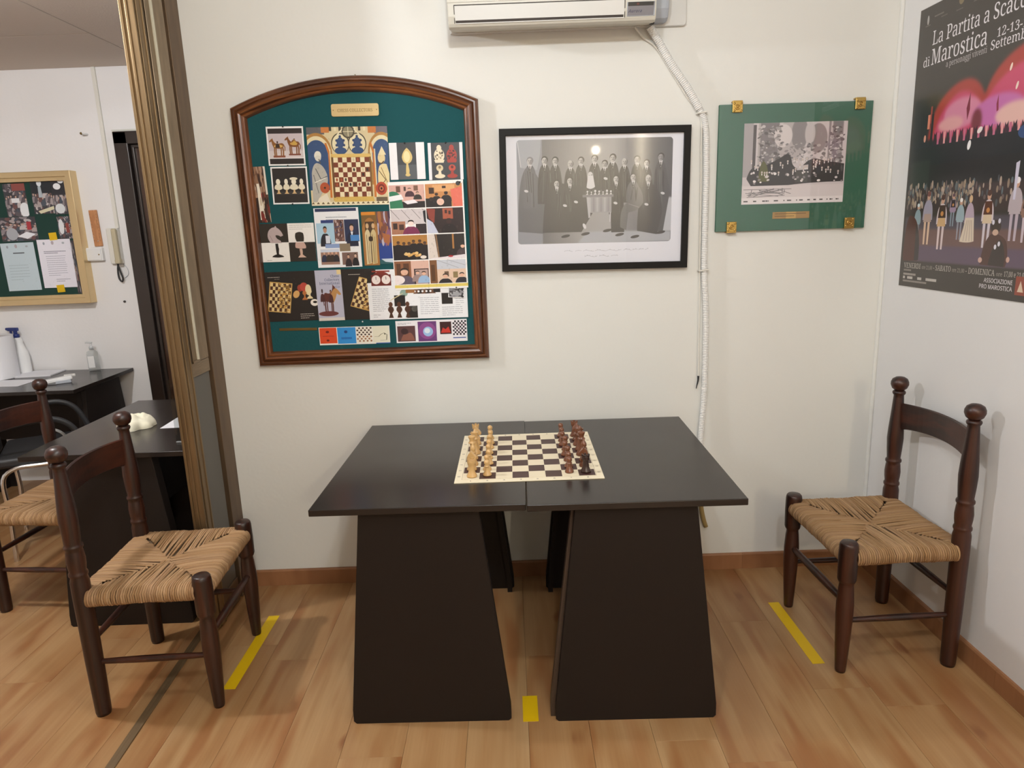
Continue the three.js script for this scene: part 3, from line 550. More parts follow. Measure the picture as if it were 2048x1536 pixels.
{ // sheet of eight photographs
  onBoard('photo_sheet', 'white sheet of eight indoor snapshots with a yellow band at its foot', 'picture', [-0.322, 1.532], 0.303, 0.431, 0, 2, (g) => {
    R(g, '#f4f2f0', 0, 0, 100, 100);
    const win = (x, y, w, h, f) => { g.save(); g.beginPath(); g.rect(x, y, w, h); g.clip(); g.translate(x, y); g.scale(w / 100, h / 100); f(); g.restore(); };
    const skin = '#e2b39a', dkc = '#1f1a1c';
    win(1, 3, 47, 21, () => { R(g, '#d9aca0', 0, 0, 100, 100); R(g, '#6b4a3a', 20, 5, 12, 26); R(g, '#7a5a48', 70, 4, 12, 22); R(g, '#4a3830', 42, 8, 6, 18); bust(g, 58, 24, 9, { coat: '#4a2f38', skin }); bust(g, 80, 40, 8, { coat: '#35302c' }); R(g, '#241c1e', 30, 72, 70, 28); P(g, '#eee8ec', 38, 70, 70, 64, 80, 78, 50, 84); Q(g, '#2f7a58', [[0, 30], [20, 18, 34, 50], [38, 100], [0, 100]]); P(g, '#f0f0f2', 0, 48, 34, 40, 40, 62, 0, 70); });
    win(49, 3, 49, 21, () => { R(g, '#c98a52', 0, 0, 100, 100); R(g, '#e0a870', 20, 4, 60, 30); R(g, '#3a2418', 10, 16, 14, 26); R(g, '#3a2418', 46, 10, 10, 10); R(g, dkc, 0, 62, 70, 40); bust(g, 30, 50, 9, { coat: dkc, skin: '#3a2a24' }); bust(g, 56, 46, 10, { coat: dkc, skin: '#2c2020' }); bust(g, 16, 72, 12, { coat: dkc, skin: '#2c2020' }); E(g, '#e8c0ae', 40, 78, 10, 15); P(g, '#e2705c', 68, 26, 100, 14, 100, 100, 74, 100); });
    win(1, 25, 47, 23, () => { R(g, '#cfc6c8', 0, 0, 100, 60); for (const x of [-10, 20, 50, 80]) L(g, '#55504e', 1.2, x + 10, 0, x + 34, 40); R(g, '#a8745a', 0, 48, 40, 52); R(g, '#3a2a28', 5, 55, 12, 24); R(g, '#4a302c', 22, 60, 14, 22); R(g, '#2c2024', 70, 60, 30, 40); bust(g, 56, 64, 17, { coat: '#7a2a50', skin: '#f2ded6', hair: '#2a201e' }); P(g, '#1f1c22', 92, 10, 100, 6, 100, 60, 94, 50); });
    win(49, 25, 49, 23, () => { R(g, '#2a1a1c', 0, 0, 100, 100); R(g, '#a8563e', 44, 2, 28, 42); R(g, '#3c2420', 50, 8, 6, 14); R(g, '#3c2420', 60, 12, 6, 14); P(g, '#8d3c30', 0, 0, 24, 4, 20, 60, 6, 40); P(g, '#c4c8dc', 0, 40, 16, 56, 30, 100, 0, 100); bust(g, 60, 60, 15, { coat: '#1c1216', skin: '#3a2020' }); });
    win(1, 49, 47, 23, () => { R(g, '#b07c3c', 0, 0, 100, 46); R(g, '#1c1618', 0, 40, 100, 60); for (const x of [16, 32, 47, 60, 78, 92]) bust(g, x, 30 + (x % 3) * 4, 9, { coat: '#1d181c', skin: '#5a3c2c' }); speck(g, ['#d6a45c', '#e6c080'], 12, 34, 72, 44, 12, 3, 7); E(g, '#e8dcd0', 86, 90, 9, 7); });
    win(49, 49, 49, 23, () => { R(g, '#241e1e', 0, 0, 100, 100); P(g, '#dcd0c8', 0, 0, 18, 0, 26, 100, 0, 100); P(g, '#8d6a4c', 20, 0, 24, 0, 30, 100, 26, 100); R(g, '#a8743c', 66, 0, 5, 60); bust(g, 94, 56, 12, { coat: '#4a3c40', skin }); P(g, '#e8e0e4', 10, 96, 100, 84, 100, 100, 0, 100); E(g, '#a82c34', 60, 90, 7, 4); });
    win(1, 73, 47, 22, () => { R(g, '#dcb4a4', 0, 0, 100, 100); R(g, '#8d5a3c', 0, 0, 48, 100); R(g, '#5a3826', 6, 10, 12, 80); R(g, '#5a3826', 26, 10, 16, 80); bust(g, 28, 56, 22, { coat: '#5c5264', skin }); E(g, '#f0e4e4', 6, 80, 22, 20); R(g, '#3a2a2a', 56, 34, 42, 66); R(g, '#b89c94', 60, 38, 36, 62); bust(g, 66, 56, 11, { coat: '#9c8480', skin }); bust(g, 84, 60, 12, { coat: '#9cbadc', skin }); });
    win(49, 73, 49, 22, () => { R(g, '#e2c4ae', 0, 0, 100, 100); R(g, '#c8ccd6', 14, 0, 86, 40); L(g, '#7a7c84', 1, 20, 0, 80, 36); L(g, '#7a7c84', 1, 50, 0, 100, 26); R(g, '#7d5434', 0, 0, 20, 100); R(g, '#5a3a22', 4, 20, 10, 70); R(g, '#8d7a52', 64, 52, 13, 26); R(g, '#6a5240', 40, 50, 12, 22); bust(g, 42, 76, 14, { coat: '#26222a', skin }); bust(g, 88, 72, 13, { coat: '#262630', skin }); });
    R(g, '#e2cc68', 0, 95.6, 100, 2.8); E(g, '#2a2a30', 93, 3.2, 3, 2);
  }, { ppm: 1900 });
}
onBoard('pinned_card', 'black and white quartered card with a horse head and a bust on stands', 'picture', [-0.897, 1.525], 0.22, 0.153, -0.009, 0, (g) => {
  R(g, '#efece8', 0, 0, 100, 100); R(g, '#2e2822', 0, 0, 51, 49); R(g, '#2b2520', 51, 50, 49, 50);
  Q(g, '#b9a8a8', [[18, 50], [10, 36, 15, 20], [19, 10, 27, 9], [29, 5], [31, 10], [37, 15, 40, 24], [42, 31], [37, 34], [33, 29, 28, 30], [27, 38, 36, 44], [38, 51]]); L(g, '#8d7c7c', 0.8, 17, 30, 22, 46); Q(g, '#1b1715', [[26, 52], [31, 52], [31, 60, 32, 66], [31, 74, 31, 80], [40, 84, 40, 87], [30, 90, 18, 87], [19, 83, 27, 80], [26, 70, 26, 52]]);
  Q(g, '#2e2820', [[66, 48], [62, 36, 65, 26], [72, 20, 79, 26], [81, 36, 79, 48]]); Q(g, '#caa89c', [[64, 50], [79, 50], [84, 60, 82, 66], [72, 68, 63, 64], [62, 58, 64, 50]]); Q(g, '#cfae9c', [[70, 67], [75, 67], [76, 76, 75, 82], [82, 90], [66, 90], [71, 82]]); lines(g, 54, 5, 42, 3, 5, '#a9a4a0', 0.9); lines(g, 8, 95, 16, 1, 3, '#8a8684', 0.9);
});
onBoard('pinned_article', 'white article page with several small photographs of men in suits', 'picture', [-0.692, 1.537], 0.181, 0.238, -0.007, 0, (g) => {
  R(g, '#eef0f4', 0, 0, 100, 100); R(g, '#2c3558', 3, 1, 92, 5); lines(g, 26, 15, 48, 2, 4, '#9aa0ac', 1.3);
  R(g, '#2f3f78', 14, 20, 28, 6); R(g, '#a9cbe0', 3, 25, 40, 34); bust(g, 22, 40, 8, { coat: '#22222c', skin: '#b98a72' }); R(g, '#d8dce8', 22, 46, 10, 13);
  R(g, '#6a4a44', 43, 20, 22, 36); speck(g, ['#b8a09c', '#3a2828', '#8d6a60', '#4c4a6a'], 26, 44, 21, 19, 34, 1, 3.4); R(g, '#273050', 66, 20, 32, 37); bust(g, 82, 38, 9, { coat: '#1e243c', skin: '#d6ac94', shirt: '#e6e8f0' }); R(g, '#4a86c8', 78, 46, 20, 10);
  R(g, '#8aa0cc', 20, 60, 40, 7); R(g, '#8a7a64', 52, 60, 24, 13); R(g, '#9c7a6c', 8, 69, 42, 26); for (const x of [16, 26, 34, 43]) bust(g, x, 77, 4.5, { coat: ['#2c3048', '#343c70', '#3a302c', '#2c2c34'][x % 4], skin: '#d0a48c' }); R(g, '#cdd4e4', 8, 69, 42, 5);
  R(g, '#7a6058', 56, 75, 36, 21); bust(g, 70, 84, 5, { coat: '#2c2228' }); bust(g, 86, 83, 5, { coat: '#1e1c22', skin: '#d8b8a4' });
});
onBoard('pinned_print', 'narrow gilded print of two robed figures with an orange top band', 'picture', [-0.56, 1.528], 0.063, 0.214, -0.005, 0, (g) => {
  R(g, '#7a5a2c', 0, 0, 100, 100); R(g, '#d88a2c', 0, 0, 90, 6); Q(g, '#a8743c', [[0, 30], [50, -8, 100, 30], [100, 100], [0, 100]]); R(g, '#4a3420', 20, 18, 60, 76); for (const [x, c] of [[34, '#d8c9a0'], [72, '#cdb988']]) { E(g, '#cfae84', x, 26, 10, 5); Q(g, c, [[x - 18, 40], [x, 24, x + 16, 40], [x + 14, 96], [x - 18, 98]]); L(g, '#6a5230', 3, x - 8, 42, x - 4, 96); L(g, '#8d7244', 3, x + 6, 46, x + 4, 96); } E(g, '#3a2a1c', 52, 50, 14, 5);
});
onBoard('pinned_print', 'purple and blue print half hidden by the sheet of snapshots', 'picture', [-0.5, 1.53], 0.056, 0.21, 0.002, 0, (g) => {
  R(g, '#5c4058', 0, 0, 100, 62); R(g, '#24408c', 0, 60, 100, 32); speck(g, ['#7a4a3c', '#8d5a78', '#a86a3c', '#4a3048', '#b8b0c0'], 26, 0, 0, 100, 58, 8, 16); P(g, '#a8653c', 30, 40, 90, 46, 70, 62, 40, 58); R(g, '#2a5a60', 0, 92, 100, 8); P(g, '#c8d4e0', 10, 90, 100, 90, 100, 98, 40, 96);
});
const boardPic = (g, x, y, w, h, a) => { g.save(); g.translate(x, y); g.rotate(a); R(g, '#c9a25c', -w / 2 - 2, -h / 2 - 2, w + 4, h + 4); checker(g, -w / 2, -h / 2, w, h, '#4a2a1c', '#e0c890', 8); speck(g, ['#b98a44', '#caa05a', '#8d6a34'], 40, -w * 0.1, -h / 2, w * 0.55, h, 1.4, 3); g.restore(); };
onBoard('brochure', 'black brochure with a wooden chessboard and red chessmen, lower left of the board', 'brochure', [-0.902, 1.306], 0.212, 0.205, 0.002, 0, (g) => {
  R(g, '#221d1c', 0, 0, 100, 100); g.save(); g.transform(1, 0.12, -0.16, 1, 14, -4); boardPic(g, 20, 53, 40, 56, 0); g.restore(); lines(g, 5, 10, 40, 1, 3, '#b9b0a8', 1.2); lines(g, 18, 14, 18, 1, 3, '#8d8680', 1);
  E(g, '#d8a868', 58, 46, 6, 8, 0.5); E(g, '#9c3c2c', 66, 34, 5, 7); E(g, '#b8483a', 74, 32, 8, 9); E(g, '#e6d4a8', 82, 38, 6, 11); chessman(g, '#b8703c', 74, 58, 11); chessman(g, '#ead8ac', 84, 56, 12); E(g, '#efe9e0', 92, 64, 8, 7); E(g, '#2b2420', 93, 63, 4, 2.4); lines(g, 62, 86, 28, 3, 4, '#c9c2ba', 1.2);
});
onBoard('brochure', 'pale grey brochure headed Chess Collectors International with a brown horse statue', 'brochure', [-0.747, 1.304], 0.108, 0.209, 0.002, 1, (g) => {
  R(g, '#b9b9cc', 0, 0, 100, 100); R(g, '#d8d2cc', 0, 94, 100, 6); R(g, '#e6cf98', 84, 0, 16, 9); const c = '#3c4468';
  for (const [s, y] of [['Chess', 14], ['Collectors', 21], ['International', 28], ['Italia', 35]]) text(g, s, 92, y, 7, s === 'Italia' ? '#6f7096' : c, 'serif', 'right', 1.75);
  horse(g, '#5a2c24', 46, 84, 17.5, 1); Q(g, '#b98a54', [[52, 54], [60, 36, 76, 36], [86, 40, 94, 48], [88, 52, 78, 46], [70, 60, 60, 66]]); E(g, '#6a3838', 40, 86, 38, 5); bust(g, 22, 44, 6, { coat: '#4a2626', skin: '#3c2422' }); bust(g, 54, 46, 6, { coat: '#4a2626', skin: '#8a5a3c' });
});
onBoard('brochure', 'black brochure with a tilted wooden chessboard, right of the pale horse brochure', 'brochure', [-0.625, 1.304], 0.14, 0.209, -0.009, 0.2, (g) => {
  R(g, '#231d1c', 0, 0, 100, 100); g.save(); g.transform(1, 0.2, -0.55, 1, 46, -10); boardPic(g, 52, 50, 62, 54, 0); g.restore(); lines(g, 22, 10, 58, 1, 3, '#c9c0b6', 1.2);
});
onBoard('magazine_spread', 'white magazine spread with a red chess clock and three brown busts', 'magazine', [-0.382, 1.298], 0.411, 0.207, -0.007, 1, (g) => {
  R(g, '#eff0f4', 0, 0, 100, 100); R(g, '#1e1a1a', 0, 0, 9, 26); E(g, '#7a2a22', 14, 18, 9.5, 14); R(g, '#6a241e', 4, 10, 20, 22); for (const x of [9, 19]) { E(g, '#efe4e0', x, 20, 4.4, 9); L(g, '#3a2020', 0.5, x, 20, x, 14); } R(g, '#8d3428', 5, 2, 18, 3); lines(g, 4, 38, 18, 12, 4, '#a6a8b2', 1); lines(g, 4, 90, 8, 2, 4, '#a6a8b2', 1);
  E(g, '#8fa89c', 36, 48, 4, 7); R(g, '#211c1c', 26, 52, 11, 22); for (let i = 0; i < 5; i++) L(g, '#d9c9a0', 1, 22 + i * 2, 62 - i * 2, 27 + i * 2, 56 - i * 2); R(g, '#221e1e', 38, 74, 11, 24); E(g, '#4a4844', 46, 80, 3, 6);
  for (const x of [22, 30.5, 39]) { Q(g, '#4a2c20', [[x - 3, 82], [x - 3, 74, x, 74], [x + 3, 74, x + 3, 82], [x + 1, 88], [x + 2.4, 97], [x - 2.4, 97], [x - 1, 88]]); E(g, '#5a3626', x, 70, 2, 5); }
  lines(g, 52, 58, 20, 9, 4, '#a6a8b2', 1); R(g, '#1f1b1c', 74, 50, 11, 22); lines(g, 74, 78, 22, 5, 4, '#a6a8b2', 1); lines(g, 88, 58, 9, 5, 4, '#b4b6be', 1); R(g, '#9c6a3c', 38, 40, 9, 8); for (let i = 0; i < 5; i++) chessman(g, i % 2 ? '#2c2220' : '#6a4632', 49 + i * 4, 50, 7); R(g, '#1f1b1c', 66, 40, 7, 8);
});
onBoard('leaflet', 'leaflet with orange, blue, chequered and cream panels along the bottom', 'leaflet', [-0.659, 1.133], 0.297, 0.075, -0.007, 0, (g) => {
  R(g, '#efede8', 0, 0, 100, 100); R(g, '#dc4a22', 1, 3, 24, 88); E(g, '#7a1c14', 12, 26, 2.4, 7); E(g, '#7a1c14', 12, 74, 2, 6); R(g, '#b8361a', 5, 48, 16, 4); R(g, '#2f8fd8', 26, 3, 26, 92); E(g, '#1a3c78', 38, 28, 2.4, 8); R(g, '#1f6cb8', 31, 58, 15, 12);
  R(g, '#efe9dc', 53, 3, 22, 90); for (let i = 0; i < 8; i++) for (let j = 0; j < 7; j++) if ((i + j) % 2) E(g, j > 3 ? '#9c6a48' : '#4a3a34', 54.5 + i * 2.7, 10 + j * 12, 1.4, 5); R(g, '#e9e6d2', 76, 3, 23, 90); g.lineWidth = 1; L(g, '#55523c', 0.9, 78, 60, 84, 60, 88, 46, 92, 40, 96, 50, 95, 80, 86, 82); E(g, '#55523c', 93, 46, 1, 4); R(g, '#2a58a8', 80, 95, 20, 5);
});
onBoard('leaflet', 'white leaflet with brown, violet and red pictures and a chequered square', 'leaflet', [-0.334, 1.14], 0.299, 0.093, -0.003, 0, (g) => {
  R(g, '#eceaee', 0, 0, 100, 100); R(g, '#5a3a3c', 2, 24, 25, 70); Q(g, '#8d5a4c', [[6, 90], [10, 50, 16, 60], [22, 40, 26, 90]]); E(g, '#3a2428', 12, 48, 5, 14); R(g, '#6a3a78', 31, 6, 26, 90); E(g, '#8d4a8c', 44, 48, 12, 38); E(g, '#9cc0e8', 45, 52, 7, 22); E(g, '#dce8f4', 44, 48, 4, 12); R(g, '#3a1418', 62, 10, 16, 56); P(g, '#c8342a', 63, 60, 66, 36, 70, 44, 74, 32, 77, 60); checker(g, 80, 6, 19, 66, '#2c2830', '#efeaf0', 8); speck(g, ['#8d3c60'], 6, 81, 10, 17, 58, 0.6, 1.2); R(g, '#2a4a98', 80, 82, 18, 4); lines(g, 3, 10, 20, 2, 5, '#9a98a2', 2);
});
onBoard('photo_card', 'tiny black and white photograph pinned over the magazine spread', 'picture', [-0.222, 1.297], 0.065, 0.04, -0.06, 3, (g) => { R(g, '#dcdce0', 0, 0, 100, 100); R(g, '#4a4a4e', 6, 8, 88, 84); speck(g, ['#8d8d92', '#2a2a2e', '#b4b4b8'], 24, 8, 10, 84, 80, 5, 14); Q(g, '#a2a2a8', [[20, 80], [40, 20, 70, 50], [90, 60], [60, 90]]); });
solo('brass_strip', rbox(0.158, 0.011, 0.002, 0.0008), M.oldBrass, 'narrow tarnished brass strip near the lower left of the felt', 'plaque', [-0.893, 1.168, FZ + 0.001], [0, 0, -0.02]);
{ // small pins with dark heads
  const pin = merge([new THREE.SphereGeometry(0.0032, 8, 6).translate(0, 0, 0.003), new THREE.CylinderGeometry(0.0008, 0.0008, 0.004, 6).rotateX(Math.PI / 2)]);
  for (const [x, y, l, w] of [[-0.87, 1.973, 0, 'above the horse and camel card'], [-0.866, 1.825, 0, 'between the two white bordered cards'], [-0.862, 1.677, 0, 'below the card of ivory busts'], [-0.395, 1.895, 0, 'above the hand mirror card'], [-0.232, 1.89, 0, 'above the red and white chessmen card'], [-0.183, 1.738, 2, 'on the top right corner of the snapshot sheet'], [-0.22, 1.318, 3, 'above the tiny grey photograph'], [-0.62, 1.19, -0.6, 'white headed, above the coloured leaflet']])
    solo('push_pin', pin, w.startsWith('white') ? M.white : M.blackPlastic, (w.startsWith('white') ? '' : 'dark round ') + 'pin ' + w, 'pin', [x, y, FZ + 0.0012 + l * 0.0016]);
}

// =====================================================================
// BLACK FRAME WITH GROUP PHOTOGRAPH
// =====================================================================
{
  const w = 0.761, h = 0.557, t = thing('picture_frame', 'thin black frame with an old group photograph of men around a chess table', 'picture', [0.3574, 1.6493, 0.001]); t.rotation.z = -0.0145;
  const s = new THREE.Shape(V2([[-w / 2, -h / 2], [w / 2, -h / 2], [w / 2, h / 2], [-w / 2, h / 2]])), b = 0.0265;
  s.holes.push(new THREE.Path(V2([[-w / 2 + b, -h / 2 + b], [-w / 2 + b, h / 2 - b], [w / 2 - b, h / 2 - b], [w / 2 - b, -h / 2 + b]])));
  part('frame', new THREE.ExtrudeGeometry(s, { depth: 0.021, bevelEnabled: true, bevelSize: 0.002, bevelThickness: 0.002, bevelSegments: 2, bevelOffset: -0.002 }).translate(0, 0, 0.002), M.black, t);
  const tex = canvasTex(1410, 1004, (g, W, Hh) => {
    R(g, '#dfe0ea', 0, 0, W, Hh);
    const script = (x, y, w) => { g.strokeStyle = '#8a8a94'; g.lineWidth = 1.6; g.beginPath(); g.moveTo(x, y); for (let q = 0; q < w; q += 3.2) g.lineTo(x + q, y - 3.5 + 4.5 * Math.sin(q * 1.9) - (rnd() < 0.14 ? 6 : 0)); g.stroke(); };   // illegible handwriting-like caption
    for (const [x, w] of [[462, 70], [552, 50], [616, 88], [712, 90], [806, 120], [942, 66], [1016, 40], [1064, 42], [1116, 28]]) script(x, Hh * 0.9, w);
    for (const [x, w] of [[628, 100], [746, 78], [842, 56]]) script(x, Hh * 0.944, w);
    // photograph in its own frame 308 x 211
    const x0 = 88, y0 = 38, pw = 1232, ph = 800; g.save(); g.beginPath(); g.roundRect(x0, y0, pw, ph, 26); g.clip(); g.translate(x0, y0); g.scale(pw / 308, ph / 211);
    const bg = g.createLinearGradient(0, 0, 308, 0); for (const [o, c] of [[0, '#8b8e98'], [0.16, '#8b8e98'], [0.165, '#6d6c70'], [0.4, '#979597'], [0.62, '#9f9ea2'], [0.85, '#5b5c64'], [1, '#4b4c54']]) bg.addColorStop(o, c);
    R(g, bg, 0, 0, 308, 211); g.filter = 'blur(6px)'; Q(g, '#a8abb4', [[120, 211], [140, 188], [220, 186, 308, 190], [308, 211]]); R(g, '#b6b8c0', 290, 120, 20, 70); g.filter = 'none';
    P(g, '#a0a3ac', 0, 0, 48, 0, 46, 30, 40, 60, 8, 55); L(g, '#c8c8cc', 1.4, 2, 4, 8, 54);
    const coat = '#3f3e42';
    const fig = (x, y, s, o = {}) => { s *= 1.16; y += 2;          // y is the chin, s the head size
      const c = o.coat ?? coat, len = o.len ?? 11, skin = o.skin ?? '#b6b4b5';
      Q(g, c, [[x - 1.9 * s, y + len * s], [x - 2.1 * s, y + 1.5 * s, x - 0.6 * s, y + 0.4 * s], [x + 0.6 * s, y + 0.4 * s], [x + 2.1 * s, y + 1.5 * s, x + 1.9 * s, y + len * s]]);
      for (let k = 0; k < 7; k++) { const a = x + rr(-1.5, 1.5) * s; L(g, k % 2 ? 'rgba(120,120,126,0.35)' : 'rgba(24,24,28,0.45)', 0.22 * s, a, y + rr(1.4, 3) * s, a + rr(-0.5, 0.5) * s, y + rr(4, len) * s); }
      P(g, '#d6d6da', x - 0.5 * s, y + 0.1 * s, x + 0.5 * s, y + 0.1 * s, x + (o.tie ?? 0.05) * s, y + 2.1 * s); L(g, '#2e2d31', 0.26 * s, x, y + 0.5 * s, x, y + 1.7 * s);
      L(g, 'rgba(20,20,24,0.6)', 0.14 * s, x - 0.6 * s, y + 0.4 * s, x, y + 2.3 * s, x + 0.6 * s, y + 0.4 * s);
      if (!o.bald) E(g, o.hair ?? '#29282b', x + 0.05 * s, y - 1.0 * s, 0.88 * s, 0.95 * s); else E(g, '#5f5d61', x + 0.3 * s, y - 0.85 * s, 0.66 * s, 0.8 * s);
      R(g, '#8b898c', x - 0.3 * s, y - 0.2 * s, 0.6 * s, 0.5 * s);
      E(g, skin, x - 0.05 * s, y - (o.bald ? 0.82 : 0.66) * s, 0.68 * s, (o.bald ? 1.05 : 0.9) * s); E(g, 'rgba(60,58,62,0.4)', x + 0.36 * s, y - 0.55 * s, 0.3 * s, 0.7 * s);
      for (const d of [-0.3, 0.22]) { E(g, '#6c6a6e', x + d * s, y - 0.82 * s, 0.13 * s, 0.07 * s); R(g, '#5c5a5e', x + d * s - 0.17 * s, y - 1.0 * s, 0.34 * s, 0.08 * s); }
      L(g, '#858386', 0.14 * s, x - 0.02 * s, y - 0.8 * s, x - 0.08 * s, y - 0.48 * s); R(g, '#504e52', x - 0.28 * s, y - 0.4 * s, 0.5 * s, 0.13 * s); R(g, '#77757a', x - 0.2 * s, y - 0.16 * s, 0.34 * s, 0.07 * s);
    };
    Q(g, '#5d5e66', [[2, 185], [0, 70, 20, 54], [40, 58, 56, 110], [54, 190]]); fig(26, 46, 6.5, { coat: '#62636b', hair: '#77777c', len: 12 });
    fig(76, 46, 6.3); fig(55, 45, 6.4); fig(106, 53, 6, { bald: true }); fig(127, 47, 6.2); fig(154, 44, 6.4); fig(190, 43, 6.5); fig(174, 54, 6, { skin: '#a9a7a9' }); fig(213, 51, 6, { bald: true }); fig(238, 47, 6.3); fig(257, 54, 5.8, { skin: '#bcbabc' }); Q(g, '#45464d', [[268, 190], [270, 66, 280, 52], [298, 56, 304, 110], [292, 190]]); fig(285, 43, 6.4, { coat: '#45464d', skin: '#8d8c92', len: 13 });
    Q(g, '#3e3d41', [[50, 188], [54, 90, 70, 84], [150, 100], [150, 150], [128, 188]]);
    fig(79, 92, 6.4, { coat: '#414044', len: 9 }); fig(105, 87, 6.4, { coat: '#3d3c40', len: 8 }); fig(146, 78, 6.6, { bald: true, skin: '#c6c5c8', len: 6 }); Q(g, '#cdccd0', [[141, 73], [151, 73], [155, 96], [146, 104, 138, 97]]);
    Q(g, '#39383c', [[188, 190], [184, 110, 196, 90], [216, 96, 214, 190]]); fig(197, 85, 6.3, { coat: '#39383c', skin: '#c2c0c2', len: 9 });
    Q(g, '#38383e', [[240, 188], [240, 100, 262, 88], [288, 100, 290, 150], [280, 196]]); fig(261, 86, 6.5, { coat: '#38383e', skin: '#b6b4b6', bald: true, len: 8 });
    Q(g, '#68676b', [[206, 180], [204, 136, 220, 130], [216, 100, 228, 90], [250, 94, 252, 128], [246, 146, 222, 150], [218, 186]]); fig(231, 82, 6.3, { coat: '#66656a', skin: '#c0bec0', len: 6 }); L(g, '#88878c', 1.4, 222, 132, 244, 140);
    // table
    R(g, '#77767b', 130, 112, 62, 5); for (let i = 0; i < 14; i++) chessman(g, i % 2 ? '#d0cfd4' : '#5a595e', 136 + i * 3.9, 112, 4 + (i % 3)); R(g, '#96959b', 142, 117, 46, 32); for (let i = 0; i < 6; i++) R(g, i % 2 ? '#87868c' : '#a9a8ae', 143 + i * 7.4, 118, 4, 29); P(g, '#b2b1b7', 138, 117, 144, 117, 146, 158, 142, 160); L(g, '#bdbcc2', 2, 186, 148, 185, 168); L(g, '#9d9ca2', 1.6, 158, 156, 182, 153);
    for (const [x, y] of [[95, 133], [117, 126], [258, 134], [176, 80], [196, 130], [18, 102], [290, 112]]) E(g, '#cac9cd', x, y, 4.2, 2.6, 0.3);
    for (const [x, y] of [[96, 196], [136, 192], [205, 195], [236, 200], [288, 192], [180, 186]]) E(g, '#333236', x, y, 9, 3, -0.2);
    E(g, '#d0cfd4', 134, 176, 3, 6, -0.4); g.restore();
  });
  part('print', box(w - 2 * b + 0.006, h - 2 * b + 0.006, 0.003, 0, 0, 0.009), matPrint(tex, 0.6), t);
  part('glass', box(w - 2 * b + 0.006, h - 2 * b + 0.006, 0.002, 0, 0, 0.0125), M.glass, t);
}
